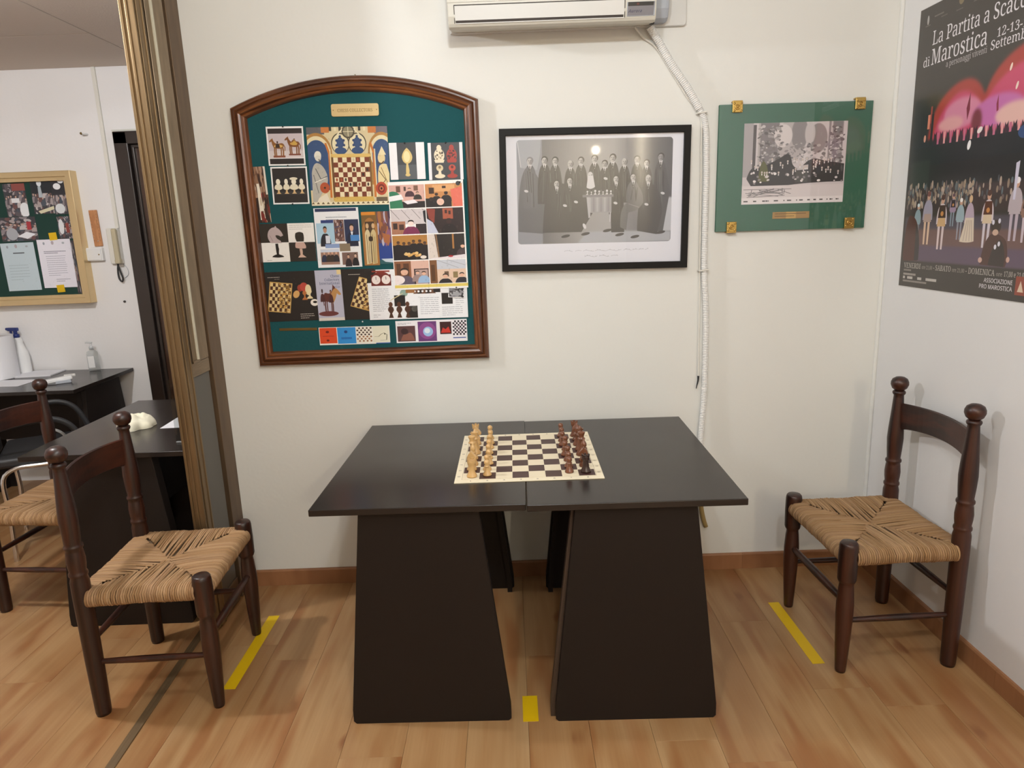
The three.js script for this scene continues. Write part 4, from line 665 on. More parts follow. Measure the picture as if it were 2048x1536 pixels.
// =====================================================================
// GREEN PANEL WITH BRASS CLIPS
// =====================================================================
{
  const w = 0.607, h = 0.489, t = thing('green_picture_panel', 'green glazed panel with a small monochrome photograph, held by four ornate brass clips', 'picture', [1.1545, 1.746, 0.001]); t.rotation.z = -0.008;
  part('backing', rbox(w, h, 0.014, 0.002, 0, 0, 0.007), std(lin(0.016, 0.115, 0.065), 0.5), t);
  part('glass', rbox(w, h, 0.004, 0.001, 0, 0, 0.0185), M.glass, t);
  const tex = canvasTex(800, 620, (g, W, Hh) => {
    g.scale(W / 100, Hh / 100); R(g, '#cfc6c8', 0, 0, 100, 100); R(g, '#a9a3a6', 0, 0, 9, 66); R(g, '#4a4446', 9, 2, 3, 70); for (const [x, c] of [[14, '#b8b0b0'], [82, '#8d8688'], [85, '#bdb5b6']]) R(g, c, x, 0, 2.2, 62);
    g.filter = 'blur(2px)'; R(g, '#7d777a', 16, 0, 18, 60); R(g, '#7f797c', 86, 0, 10, 56); E(g, '#b9b1b2', 46, 22, 14, 26); E(g, '#8a8486', 54, 14, 8, 20); E(g, '#d8d0d0', 38, 16, 9, 14); E(g, '#8d8686', 72, 20, 9, 18); E(g, '#c6bebf', 64, 14, 5, 14); P(g, '#d6cecf', 56, 42, 60, 30, 66, 52, 56, 54); g.filter = 'none';
    speck(g, ['#5c5658', '#a39c9e', '#c9c2c3', '#77706f'], 120, 14, 4, 22, 52, 0.6, 2.2); speck(g, ['#5c5658', '#a39c9e', '#c9c2c3', '#6f686a'], 70, 84, 4, 13, 46, 0.6, 2.2); speck(g, ['#6a6466', '#b4adae', '#8d8688'], 90, 36, 24, 46, 26, 0.6, 2.2);
    Q(g, '#2a2729', [[4, 68], [8, 50, 14, 56], [30, 48, 40, 40], [46, 34, 48, 50], [52, 60, 58, 54], [66, 42, 74, 46], [88, 50, 99, 52], [99, 74], [60, 74, 40, 78], [10, 80]]); Q(g, '#5a5a2c', [[15, 72], [16, 52, 20, 46], [25, 50, 26, 72]]); R(g, '#44423f', 52, 60, 12, 14); P(g, '#c9c1c2', 53, 54, 64, 52, 64, 58, 53, 59);
    for (let i = 0; i < 40; i++) { const x = 8 + rnd() * 88, y = 44 + rnd() * 18; E(g, '#cdbfb8', x, y, 0.9, 1.4); R(g, '#e8e2e2', x - 0.5, y + 1.6, 1, 2.2); }
    speck(g, ['#d8d0d0', '#efe8e8', '#888083'], 34, 8, 60, 90, 14, 0.8, 1.8); R(g, '#d9d0d1', 0, 77, 100, 23); for (let i = 0; i < 22; i++) L(g, '#7a7476', 0.7, rnd() * 45, 79 + rnd() * 12, rnd() * 45 + 4, 80 + rnd() * 12);
    R(g, '#e6dfe0', 0, 92, 100, 8); for (const [x, w] of [[2, 8], [11.5, 6], [20.5, 11], [32, 8], [41.5, 2], [45, 8], [54, 2], [57, 7], [65, 5], [71, 5], [77, 6], [84, 2], [87, 5], [93, 5]]) lines(g, x, 95.6 - x * 0.004, w, 1, 3, '#3a3638', 1.5);
  });
  part('photograph', box(0.41, 0.311, 0.002, 0.002, 0.016, 0.0152), matPrint(tex, 0.6), t);
  part('brass_label', rbox(0.15, 0.027, 0.0016, 0.0007, 0.001, -0.186, 0.0152), std(0xffffff, 0.4, { metalness: 0.6, map: canvasTex(300, 54, (g) => { R(g, '#a9844a', 0, 0, 300, 54); R(g, '#c9a25c', 110, 0, 80, 54); g.scale(3, 0.54); lines(g, 6, 22, 88, 2, 36, '#5a4020', 9); }) }), t);
  for (const [x, y, f] of [[-0.235, 0.233, 1], [0.248, 0.232, 1], [0.238, -0.222, -1], [-0.241, -0.226, -1]]) {
    const c = part('clip', [rbox(0.04, 0.04, 0.004, 0.0015, 0, 0, 0.023), rbox(0.038, 0.006, 0.024, 0.0015, 0, f * 0.0215, 0.0125)], M.brass, t, [x, y, 0]);
    part('rosette', [new THREE.TorusGeometry(0.0085, 0.0026, 8, 18).translate(0, 0, 0.0255), new THREE.SphereGeometry(0.0038, 10, 8).translate(0, 0, 0.0262), ...[0, 1, 2, 3].map((k) => new THREE.SphereGeometry(0.0045, 8, 6).scale(1, 1, 0.6).translate(0.0135 * (k & 1 ? 1 : -1), 0.0135 * (k & 2 ? 1 : -1), 0.0252))], M.brass, c);
  }
}
// =====================================================================
// FESTIVAL POSTER ON THE RIGHT WALL
// =====================================================================
{
  const w = 0.70, h = 1.01, t = thing('festival_poster', 'large dark festival poster with red fireworks over a castle on the right wall', 'poster', [1.5655, 1.773, 0.475], -Math.PI / 2 + 0.0122);
  const tex = canvasTex(1050, 1515, (g, W, Hh) => {
    g.scale(1.5, 1.5);                                            // millimetres, 700 x 1010
    R(g, '#322b27', 0, 0, 700, 1010);
    const sky = g.createLinearGradient(0, 240, 0, 560); sky.addColorStop(0, '#332c28'); sky.addColorStop(1, '#1f2429'); R(g, sky, 12, 240, 676, 330);
    g.filter = 'blur(9px)'; R(g, '#171f24', 12, 320, 140, 340); R(g, '#18202a', 12, 470, 676, 190);
    Q(g, '#a8342c', [[110, 470], [120, 340, 250, 300], [360, 270, 410, 360], [440, 270, 580, 240], [700, 240, 700, 480]]); Q(g, '#c8426a', [[140, 470], [170, 360, 270, 330], [350, 320, 400, 400], [470, 300, 600, 290], [700, 330, 700, 480]]);
    E(g, '#d887a4', 300, 400, 100, 50); E(g, '#c86fae', 480, 420, 120, 50); E(g, '#e6b8b0', 560, 440, 90, 36); E(g, '#e0a2a4', 240, 430, 70, 26); E(g, '#7a2e3c', 380, 440, 26, 40); g.filter = 'blur(2px)'; R(g, '#a83c34', 118, 352, 10, 60); g.filter = 'none';
    P(g, '#7d1f3a', 322, 390, 336, 340, 340, 396, 330, 430); P(g, '#8d2440', 470, 400, 476, 372, 482, 420, 474, 424);
    for (let i = 0; i < 15; i++) { const x = 150 + i * 37, y = 452 + i * 1.5; P(g, i % 3 === 1 ? '#3c2030' : '#2a1c28', x, y + 40, x, y - 6, x + 7, y + 4, x + 15, y - 8, x + 18, y + 40); R(g, i % 2 ? '#e6a0a0' : '#c86a88', x + 20, y - 2, 11, 40); }
    R(g, '#151a20', 60, 368, 22, 90); R(g, '#151a20', 126, 380, 14, 110); R(g, '#e08a70', 104, 380, 14, 50); R(g, '#171d23', 12, 494, 676, 80); E(g, '#f2e8e4', 402, 470, 14, 9, -0.5); E(g, '#f6f4f4', 354, 512, 9, 16, 0.2); E(g, '#e0a08a', 94, 462, 7, 13); E(g, '#2c4a7a', 612, 500, 30, 20); for (const [x, y] of [[520, 300], [555, 360], [600, 330]]) E(g, '#f0d8c8', x, y, 5, 12, 0.3);
    R(g, '#1c1d20', 12, 560, 676, 110); g.filter = 'blur(6px)'; R(g, '#26302c', 20, 540, 120, 130); R(g, '#3a2c2c', 12, 640, 676, 90); R(g, '#4c4450', 12, 745, 676, 60); R(g, '#6a4c48', 40, 790, 648, 70); R(g, '#5c4a5e', 60, 850, 628, 60); g.filter = 'none';
    for (let i = 0; i < 330; i++) { const x = 16 + rnd() * 660, y = 628 + rnd() * 82, k = x < 400 ? 1 : 0.35; if (rnd() > k) continue; E(g, ['#8d7a68', '#5c6a70', '#a8947c', '#6a5a58', '#4c5258', '#b4a090'][Math.floor(rnd() * 6)], x, y, rr(3, 6), rr(7, 15)); }
    const man = (x, head, foot, o) => { const s = (foot - head) / 150; E(g, o.skin ?? '#c99c84', x, head + 10 * s, 8 * s, 11 * s); E(g, o.hat ?? '#4a2c22', x, head + 2 * s, 9 * s, 8 * s); Q(g, o.top, [[x - 24 * s, head + 78 * s], [x - 26 * s, head + 30 * s, x - 6 * s, head + 20 * s], [x + 6 * s, head + 20 * s], [x + 26 * s, head + 30 * s, x + 24 * s, head + 78 * s]]); if (o.vest) { Q(g, o.vest, [[x - 18 * s, head + 60 * s], [x - 14 * s, head + 24 * s], [x + 14 * s, head + 24 * s], [x + 18 * s, head + 60 * s]]); E(g, '#c88a4c', x, head + 48 * s, 7 * s, 7 * s); } P(g, o.skirt ?? o.top, x - 16 * s, head + 60 * s, x + 16 * s, head + 60 * s, x + 20 * s, head + 84 * s, x - 20 * s, head + 84 * s); for (const d of [-1, 1]) P(g, o.leg ?? '#c4b4bc', x + d * 4 * s, head + 84 * s, x + d * 15 * s, head + 84 * s, x + d * 13 * s, foot, x + d * 5 * s, foot); };
    man(92, 700, 830, { top: '#8ea4ac', hat: '#d0dce0', leg: '#7a8088' }); man(344, 690, 826, { top: '#9cb0b8', hat: '#f0ece8', leg: '#8d8c98' }); man(300, 672, 780, { top: '#a08ca4', hat: '#5a3c4c', vest: '#2a2028', leg: '#8898a4' });
    man(154, 660, 846, { top: '#a29cae', hat: '#7a4a44', skirt: '#b0988e', leg: '#d8b89c' }); man(241, 676, 862, { top: '#d2c4c8', vest: '#3a2018', skirt: '#cfa878', leg: '#d8c4c4' });
    E(g, '#d2b088', 394, 690, 9, 13); Q(g, '#b8a4b4', [[368, 770], [372, 705, 394, 702], [416, 705, 420, 770]]); Q(g, '#d8c8b4', [[374, 752], [418, 752], [424, 800, 428, 830], [396, 838, 352, 832], [368, 790, 374, 752]]); for (const x of [372, 388, 404, 418]) L(g, '#b09c90', 3, 394 + (x - 394) * 0.5, 760, x, 830);
    man(484, 672, 850, { top: '#d4c6cc', vest: '#542c1c', skirt: '#d8c2a4', leg: '#cfc4cc' }); man(606, 640, 826, { top: '#b8aab0', hat: '#efe8ea', leg: '#b8a8b4' }); P(g, '#cfcadc', 590, 590, 606, 584, 602, 700, 592, 700); man(660, 660, 830, { top: '#8d6a5c', vest: '#3a2420' });
    Q(g, '#4c231a', [[12, 900], [14, 760, 40, 738], [90, 740, 104, 800], [116, 880, 112, 908], [20, 912]]); Q(g, '#2c2224', [[86, 770], [120, 800, 118, 905], [90, 908]]);
    Q(g, '#4a2a22', [[470, 905], [474, 830, 510, 806], [560, 800, 586, 830], [604, 880, 590, 908]]); Q(g, '#2e211f', [[510, 905], [520, 840, 556, 822], [590, 850, 584, 908]]); E(g, '#33241f', 530, 782, 24, 22); E(g, '#c9a894', 530, 800, 14, 10); for (const [x, y] of [[516, 768], [544, 764], [552, 836], [536, 846]]) E(g, '#d8d4e0', x, y, 6, 8); E(g, '#c9a294', 470, 890, 10, 9); E(g, '#c9a294', 600, 884, 8, 9);
    R(g, '#332c27', 0, 912, 700, 98);
    const T = (s, x, y, size, c, f = 'serif', wdt) => { g.font = `${size}px ${f}`; g.fillStyle = c; g.textAlign = 'left'; const m = g.measureText(s).width; g.save(); g.translate(x, y); g.scale(wdt ? wdt / m : 1, 1); g.fillText(s, 0, 0); g.restore(); };
    const wht = '#e4dfe4';
    T('La Partita a Scacchi', 88, 139, 66, wht, 'serif', 520); T('di', 42, 206, 44, wht); T('Marostica', 90, 206, 76, wht, 'serif', 304); T('a personaggi viventi', 183, 232, 27, '#b8b2b4', 'serif', 214); T('12-13-14', 436, 197, 38, wht, 'serif', 158); T('Settembre', 412, 230, 40, wht, 'serif', 200);
    E(g, '#a8a4a2', 52, 45, 6, 16); R(g, '#5c5650', 38, 62, 30, 4); lines(g, 90, 40, 90, 1, 6, '#6a645e', 5); lines(g, 130, 52, 60, 1, 6, '#5a544e', 4); E(g, '#7a6a4c', 240, 30, 14, 14); lines(g, 215, 56, 60, 1, 6, '#5a544e', 4); E(g, '#b8604c', 330, 24, 16, 18); lines(g, 305, 52, 60, 1, 6, '#5a544e', 4);
    T('VENERDI', 27, 938, 27, '#bdb6ae', 'serif', 112); T('ore 21,00', 146, 937, 19, '#a49c94', 'serif', 66); T('- SABATO', 218, 938, 27, '#bdb6ae', 'serif', 104); T('ore 21,00', 328, 937, 19, '#a49c94', 'serif', 68); T('- DOMENICA', 402, 938, 27, '#bdb6ae', 'serif', 146); T('ore', 555, 937, 18, '#a49c94'); T('17,00 e 21,00', 590, 937, 23, '#bdb6ae', 'serif', 98);
lines(g, 28, 943, 84, 1, 6, '#857d76', 7); lines(g, 27, 958, 140, 1, 6, '#a69e96', 8); lines(g, 27, 970, 22, 1, 6, '#cfc8c2', 10); lines(g, 56, 970, 60, 1, 6, '#cfc8c2', 10); lines(g, 124, 970, 44, 1, 6, '#cfc8c2', 10); lines(g, 178, 970, 110, 1, 6, '#cfc8c2', 10); lines(g, 27, 985, 262, 1, 6, '#948c85', 7);
    T('ASSOCIAZIONE', 500, 960, 19, wht, 'sans-serif', 134); T('PRO MAROSTICA', 478, 981, 19, wht, 'sans-serif', 156); R(g, '#8d3c28', 646, 932, 46, 58); P(g, '#d8c0a8', 656, 980, 668, 945, 682, 980);
  });
  part('backing', rbox(w, h, 0.004, 0.001, 0, 0, 0.003), std(lin(0.7, 0.68, 0.66), 0.5), t);
  part('print', box(w - 0.006, h - 0.006, 0.0012, 0, 0, 0.0057), phys(0xffffff, 0.4, { map: tex, clearcoat: 0.7, clearcoatRoughness: 0.22 }), t);
}
// =====================================================================
// AIR CONDITIONER, CONDUIT, CABLE
// =====================================================================
{
  const t = thing('air_conditioner', 'cream wall air conditioner above the black picture frame', 'air conditioner');
  const prof = [[0.002, 2.292], [0.10, 2.276], [0.14, 2.267], [0.163, 2.263], [0.175, 2.268], [0.181, 2.277], [0.188, 2.3], [0.193, 2.345], [0.193, 2.47], [0.18, 2.52], [0.15, 2.545], [0.002, 2.545]];
  part('body', extrudeX(prof, -0.186, 0.566, 0.004), M.ac, t);
  part('air_outlet', extrudeX([[0.16, 2.278], [0.1825, 2.278], [0.1855, 2.287], [0.16, 2.287]], -0.158, 0.447), M.dark, t);
  part('outlet_lip', extrudeX([[0.165, 2.2755], [0.1835, 2.2755], [0.184, 2.2785], [0.165, 2.2785]], -0.16, 0.449), M.acFlap, t);
  part('flap', extrudeX([[0.17, 2.2865], [0.187, 2.2865], [0.1945, 2.333], [0.17, 2.334]], -0.16, 0.45, 0.001), M.acFlap, t);
  part('flap_gap', [extrudeX([[0.17, 2.334], [0.1935, 2.334], [0.1938, 2.337], [0.17, 2.337]], -0.1635, 0.4535), ...[[-0.1635, -0.161], [0.451, 0.4535]].map(([a, b]) => extrudeX([[0.165, 2.278], [0.1835, 2.278], [0.1938, 2.334], [0.165, 2.334]], a, b))], M.dark, t);
  part('front_cover', extrudeX([[0.18, 2.344], [0.1955, 2.3445], [0.1965, 2.47], [0.182, 2.522], [0.17, 2.522]], -0.186, 0.566, 0.0008), M.ac, t);
  const tex = canvasTex(220, 110, (g) => { R(g, '#77747a', 0, 0, 220, 110); R(g, '#120e10', 0, 0, 212, 32); R(g, '#5a2018', 72, 8, 20, 16); g.fillStyle = '#37384e'; g.font = 'bold italic 34px sans-serif'; g.fillText('Aurora', 6, 84); });
  const dg = new THREE.BufferGeometry(), y0 = 2.281, y1 = 2.324, z0 = 0.1838, z1 = 0.1925;
  { const q = (x, y, z) => [x, y, z], A = q(0.461, y0, z0), B = q(0.555, y0, z0), C = q(0.559, y1, z1), D = q(0.463, y1, z1); const dz = [0, 0.0004, 0.0016]; const F = [A, B, C, D].map((p) => p.map((v, i) => v + dz[i])); dg.setAttribute('position', new THREE.Float32BufferAttribute([...F[0], ...F[1], ...F[2], ...F[0], ...F[2], ...F[3]], 3)); dg.setAttribute('uv', new THREE.Float32BufferAttribute([0, 0, 1, 0, 1, 1, 0, 0, 1, 1, 0, 1], 2)); dg.computeVertexNormals(); }
  part('display_bezel', extrudeX([[0.17, y0 - 0.001], [z0 + 0.001, y0 - 0.001], [z1 + 0.001, y1 + 0.001], [0.17, y1 + 0.001]], 0.46, 0.56, 0.0005), M.acGrey, t);
  part('display', dg, std(0xffffff, 0.35, { map: tex }), t);
  const side = [[0.016, 2.292], [0.05, 2.29], [0.07, 2.3], [0.085, 2.33], [0.09, 2.37], [0.09, 2.5], [0.07, 2.54], [0.016, 2.54]];
  const sc = part('side_cover', extrudeX(side, 0.567, 0.637, 0.014), M.acGrey, t);
  part('side_slot', rbox(0.012, 0.13, 0.02, 0.004, 0.604, 2.435, 0.088), M.dark, sc);
  part('clip', rbox(0.016, 0.012, 0.02, 0.002, 0.572, 2.284, 0.075), M.blackPlastic, sc);
  const sh = new THREE.Shape(); sh.moveTo(-0.19, 2.285); sh.lineTo(0.70, 2.285); sh.quadraticCurveTo(0.716, 2.285, 0.716, 2.3); sh.lineTo(0.716, 2.545); sh.lineTo(-0.19, 2.545); sh.closePath();
  part('back_plate', new THREE.ExtrudeGeometry(sh, { depth: 0.012, bevelEnabled: true, bevelSize: 0.003, bevelThickness: 0.003, bevelSegments: 2, bevelOffset: -0.003 }).translate(0, 0, 0.004), M.acFlap, t);
}
{
  const t = thing('pipe_conduit', 'white ribbed conduit running from the air conditioner down behind the table', 'conduit');
  const flat = (g) => { g.computeVertexNormals(); return g; };
  const rib = (r, d) => (u, i) => r - (i % 2 ? d : 0);
  part('upper_sleeve', flat(sweep([[0.573, 2.281, 0.032], [0.611, 2.227, 0.022], [0.664, 2.144, 0.018], [0.724, 2.06, 0.018], [0.772, 1.982, 0.018]], 100, 10, rib(0.0158, 0.0026)).toNonIndexed()), M.conduit, t);
  part('lower_tube', flat(sweep([[0.772, 1.984, 0.017], [0.795, 1.938, 0.014], [0.806, 1.767, 0.014], [0.806, 1.553, 0.014], [0.807, 1.352, 0.014], [0.817, 1.186, 0.014], [0.820, 1.017, 0.014], [0.818, 0.821, 0.016], [0.805, 0.62, 0.026], [0.808, 0.42, 0.02], [0.814, 0.34, 0.018]], 460, 10, rib(0.0121, 0.0021)).toNonIndexed()), M.conduit, t);
  part('pipe_end', sweep([[0.813, 0.36, 0.018], [0.818, 0.30, 0.018], [0.828, 0.25, 0.02], [0.838, 0.215, 0.024]], 12, 10, 0.0098), std(lin(0.32, 0.22, 0.08), 0.5), t);
  for (const [x, y] of [[0.783, 1.966], [0.803, 1.352]]) part('clip', [rbox(0.04, 0.006, 0.004, 0.001, 0, 0, 0.027), rbox(0.004, 0.006, 0.026, 0.001, -0.019, 0, 0.014), rbox(0.004, 0.006, 0.026, 0.001, 0.019, 0, 0.014)], M.whitePlastic, t, [x, y, 0], [0, 0, 0.1]);
  const c = thing('thin_cable', 'thin white cable beside the conduit, hanging loose with a black end', 'cable');
  part('lead', sweep([[0.517, 2.283, 0.03], [0.55, 2.25, 0.012], [0.597, 2.218, 0.006], [0.664, 2.122, 0.005], [0.733, 2.02, 0.005], [0.779, 1.962, 0.006], [0.786, 1.826, 0.005], [0.789, 1.554, 0.005], [0.790, 1.352, 0.005], [0.792, 1.187, 0.008], [0.792, 1.017, 0.01], [0.793, 0.905, 0.012]], 90, 8, 0.0042), M.whitePlastic, c);
  part('black_end', sweep([[0.793, 0.905, 0.012], [0.792, 0.885, 0.013], [0.788, 0.868, 0.014], [0.784, 0.85, 0.016]], 10, 8, (u) => 0.0048 - 0.003 * u), M.blackPlastic, c);
}
// =====================================================================
// YELLOW FLOOR TAPES
// =====================================================================
for (const [x, z, w, d, a, l] of [[-1.0385, 0.515, 0.045, 0.48, -0.01, 'long yellow tape on the floor at the feet of the left chair'], [1.0455, 0.522, 0.044, 0.418, 0.018, 'long yellow tape on the floor in front of the right chair'], [0.0175, 0.913, 0.05, 0.126, 0, 'short yellow tape on the floor between the two table legs']])
  solo('floor_tape', rbox(w, 0.0008, d, 0.0003), M.tape, l, 'tape', [x, 0.0005, z], [0, a, 0], 'yellow tapes on the floor');

// =====================================================================
// SIDE ROOM
// =====================================================================
{ // gilt notice board
  const t = thing('gilt_notice_board', 'gilt framed notice board covered with photographs on the far wall of the side room', 'notice board', [0, 0, ZB]);
  const x1 = -2.643, x0 = -3.75, y0 = 1.185, y1 = 1.99, b = 0.028;
  const ring = (xa, xb, ya, yb, wd, z0, z1) => { const s = new THREE.Shape(V2([[xa, ya], [xb, ya], [xb, yb], [xa, yb]])); s.holes.push(new THREE.Path(V2([[xa + wd, ya + wd], [xa + wd, yb - wd], [xb - wd, yb - wd], [xb - wd, ya + wd]]))); return new THREE.ExtrudeGeometry(s, { depth: z1 - z0 - 0.004, bevelEnabled: true, bevelSize: 0.003, bevelThickness: 0.002, bevelSegments: 2, bevelOffset: -0.003 }).translate(0, 0, z0 + 0.002); };
  part('outer_frame', ring(x0, x1, y0, y1, 0.034, 0, 0.07), M.gold, t);
  part('inner_frame', ring(x0 + 0.031, x1 - 0.031, y0 + 0.031, y1 - 0.031, 0.026, 0, 0.052), M.gold, t);
  part('felt_panel', box(x1 - x0 - 0.09, y1 - y0 - 0.09, 0.03, (x0 + x1) / 2, (y0 + y1) / 2, 0.016), std(lin(0.01, 0.045, 0.035), 0.9), t);
}
const NB = ZB + 0.0315;
const crowd = (seedCols, extra) => (g) => { R(g, '#3c3a40', 0, 0, 100, 100); speck(g, seedCols, 90, 0, 0, 100, 100, 3, 9); for (let i = 0; i < 9; i++) bust(g, 8 + i * 11, 30 + rnd() * 30, 7, { coat: seedCols[i % seedCols.length], skin: '#c0a090' }); extra?.(g); };
const nbG = 'photographs on the gilt notice board', mixC = ['#8d8488', '#5a5258', '#a89c9c', '#6a4a48', '#48505c', '#c0b8b8'];
for (const [a, b, c, d, l, f] of [
  [-3.09, 1.927, -2.955, 1.73, 'snapshot with a white label, upper left in the gilt board', (g) => { E(g, '#e6e8ec', 84, 80, 22, 22); R(g, '#dfe0e4', 30, 44, 36, 14); R(g, '#8d4a44', 40, 0, 60, 22); }],
  [-2.92, 1.945, -2.795, 1.742, 'dark snapshot with a hanging lamp, upper middle in the gilt board', (g) => { R(g, '#23262c', 0, 0, 100, 40); E(g, '#dfe4ea', 44, 10, 12, 10); P(g, '#aeb8c0', 36, 20, 50, 20, 54, 52, 34, 52); P(g, '#d8d2b4', 20, 92, 100, 78, 100, 88, 30, 100); }],
  [-2.793, 1.948, -2.705, 1.735, 'snapshot with bright lamps, in the upper right corner of the gilt board', (g) => { R(g, '#2a2a30', 0, 0, 100, 46); E(g, '#f0f2f6', 40, 22, 26, 9); E(g, '#e4e8ee', 70, 8, 20, 6); E(g, '#d8dce0', 40, 84, 34, 14); }],
  [-3.15, 1.727, -2.925, 1.582, 'wide snapshot of people in red and grey, middle left in the gilt board', (g) => { R(g, '#a8343c', 74, 20, 12, 34); P(g, '#e6e8ee', 44, 80, 70, 62, 96, 72, 70, 92); E(g, '#a9acb4', 30, 70, 16, 26); }],
  [-2.792, 1.722, -2.71, 1.587, 'small snapshot of people, middle right in the gilt board', (g) => { E(g, '#e0e2e6', 26, 46, 20, 34); R(g, '#8d4038', 60, 30, 24, 44); }],
  [-2.735, 1.575, -2.703, 1.245, 'narrow strip of snapshots down the lower right of the gilt board', (g) => { R(g, '#2c2426', 60, 0, 40, 100); }]])
  card('snapshot', l, 'picture', (a + c) / 2, (b + d) / 2, c - a, b - d, 0, NB, crowd(mixC, f), { ppm: 1000, group: nbG });
const sheetDraw = (bg, blue) => (g) => { R(g, bg, 0, 0, 100, 100); E(g, '#9aa0ac', 20, 8, 3, 3); E(g, '#b4a8b0', 46, 7, 4, 4); E(g, '#a8acb4', 78, 8, 4, 2); if (blue) { R(g, '#5a6068', 34, 20, 34, 2.4); lines(g, 14, 46, 60, 6, 6, '#a2b4bc', 1); } else { lines(g, 16, 24, 70, 2, 3.4, '#7c7c8c', 1.4); lines(g, 20, 34, 60, 10, 4.4, '#a4a4b4', 1); lines(g, 40, 82, 44, 2, 4, '#9494a4', 1.2); } };
card('notice_sheet', 'white printed sheet taped with yellow over the lower right of the gilt board', 'paper', -2.836, 1.436, 0.208, 0.299, 0.0, NB + 0.0016, sheetDraw('#e9e7f2', false), { ppm: 1300 });
card('notice_sheet', 'pale blue printed sheet left of the white one on the gilt board', 'paper', -3.065, 1.424, 0.208, 0.296, 0.012, NB + 0.0016, sheetDraw('#c3d3dc', true), { ppm: 1300 });
for (const [x, y, l] of [[-2.832, 1.603, 'yellow tape holding the top of the white sheet'], [-2.839, 1.28, 'yellow tape holding the bottom of the white sheet']]) solo('tape_piece', box(0.048, 0.046, 0.0008), M.tape, l, 'tape', [x, y, NB + 0.0034], [0, 0, 0.06]);
{
  const t = thing('wood_plaque', 'small tan wooden board hung above the white junction box', 'plaque', [-2.574, 1.643, ZB + 0.001]); t.rotation.z = 0.02;
  const wood = std(0xffffff, 0.6, { map: woodTex([176, 120, 78], [206, 150, 104], 133, 6) });
  part('board', rbox(0.052, 0.222, 0.01, 0.004, 0, 0, 0.005), wood, t);
  part('notches', Array.from({ length: 9 }, (_, i) => [-0.019, 0.019].map((x) => new THREE.CylinderGeometry(0.002, 0.002, 0.002, 6).rotateX(Math.PI / 2).translate(x, 0.085 - i * 0.02, 0.0105))).flat(), M.strip, t);
  part('screw', new THREE.SphereGeometry(0.005, 10, 6), M.chrome, t, [0.004, -0.078, 0.011]);
  const j = thing('junction_box', 'white square junction box with two screws beside the intercom', 'junction box', [-2.606, 1.484, ZB]);
  part('box', rbox(0.12, 0.082, 0.028, 0.004, 0, 0, 0.014), M.white, j);
  part('lid', rbox(0.108, 0.07, 0.004, 0.002, -0.002, 0, 0.03), M.white, j);
  for (const x of [-0.042, 0.04]) part('screw', new THREE.CylinderGeometry(0.004, 0.004, 0.003, 10).rotateX(Math.PI / 2), M.oldBrass, j, [x, -0.002, 0.033]);
  const k = thing('intercom', 'cream intercom handset on the wall below the vertical cable duct', 'intercom', [-2.462, 1.53, ZB]);
  part('base', rbox(0.075, 0.222, 0.03, 0.008, -0.004, 0, 0.015), M.whitePlastic, k);
  part('handset', [rbox(0.032, 0.205, 0.026, 0.01, 0.018, 0.004, 0.046, 3), rbox(0.036, 0.03, 0.034, 0.008, 0.018, -0.094, 0.042)], std(lin(0.5, 0.44, 0.3), 0.4), k);
  part('cord', sweep([[0.0, -0.108, 0.02], [-0.008, -0.15, 0.02], [-0.006, -0.205, 0.02], [0.008, -0.222, 0.02], [0.016, -0.205, 0.02], [0.008, -0.16, 0.022], [0.0, -0.118, 0.024]], 30, 8, 0.0055), M.blackPlastic, k);
  part('wire', sweep([[0.02, -0.108, 0.006], [0.045, -0.14, 0.005], [0.045, -0.18, 0.005], [0.02, -0.2, 0.005]], 20, 6, 0.0014), M.acGrey, k);
  solo('cable_duct', merge([rbox(0.022, 0.94, 0.014, 0.002, 0, 0, 0.007)]), M.whitePlastic, 'narrow vertical cable duct from the ceiling down to the intercom', 'cable duct', [-2.438, 2.11, ZB]);
  const h = thing('wall_hook', 'small white hook on the far wall left of the cable duct', 'hook', [-2.537, 2.2, ZB]);
  part('peg', sweep([[0, 0, 0], [0, 0, 0.03], [-0.012, 0.004, 0.04]], 10, 8, 0.006), M.white, h); part('tip', new THREE.SphereGeometry(0.008, 10, 8), M.oldBrass, h, [-0.014, 0.002, 0.04]);
  solo('wall_bolt', new THREE.CylinderGeometry(0.007, 0.007, 0.008, 12).rotateX(Math.PI / 2), M.dark, 'small dark bolt in the far wall below the intercom', 'bolt', [-2.467, 1.181, ZB + 0.004]);
}
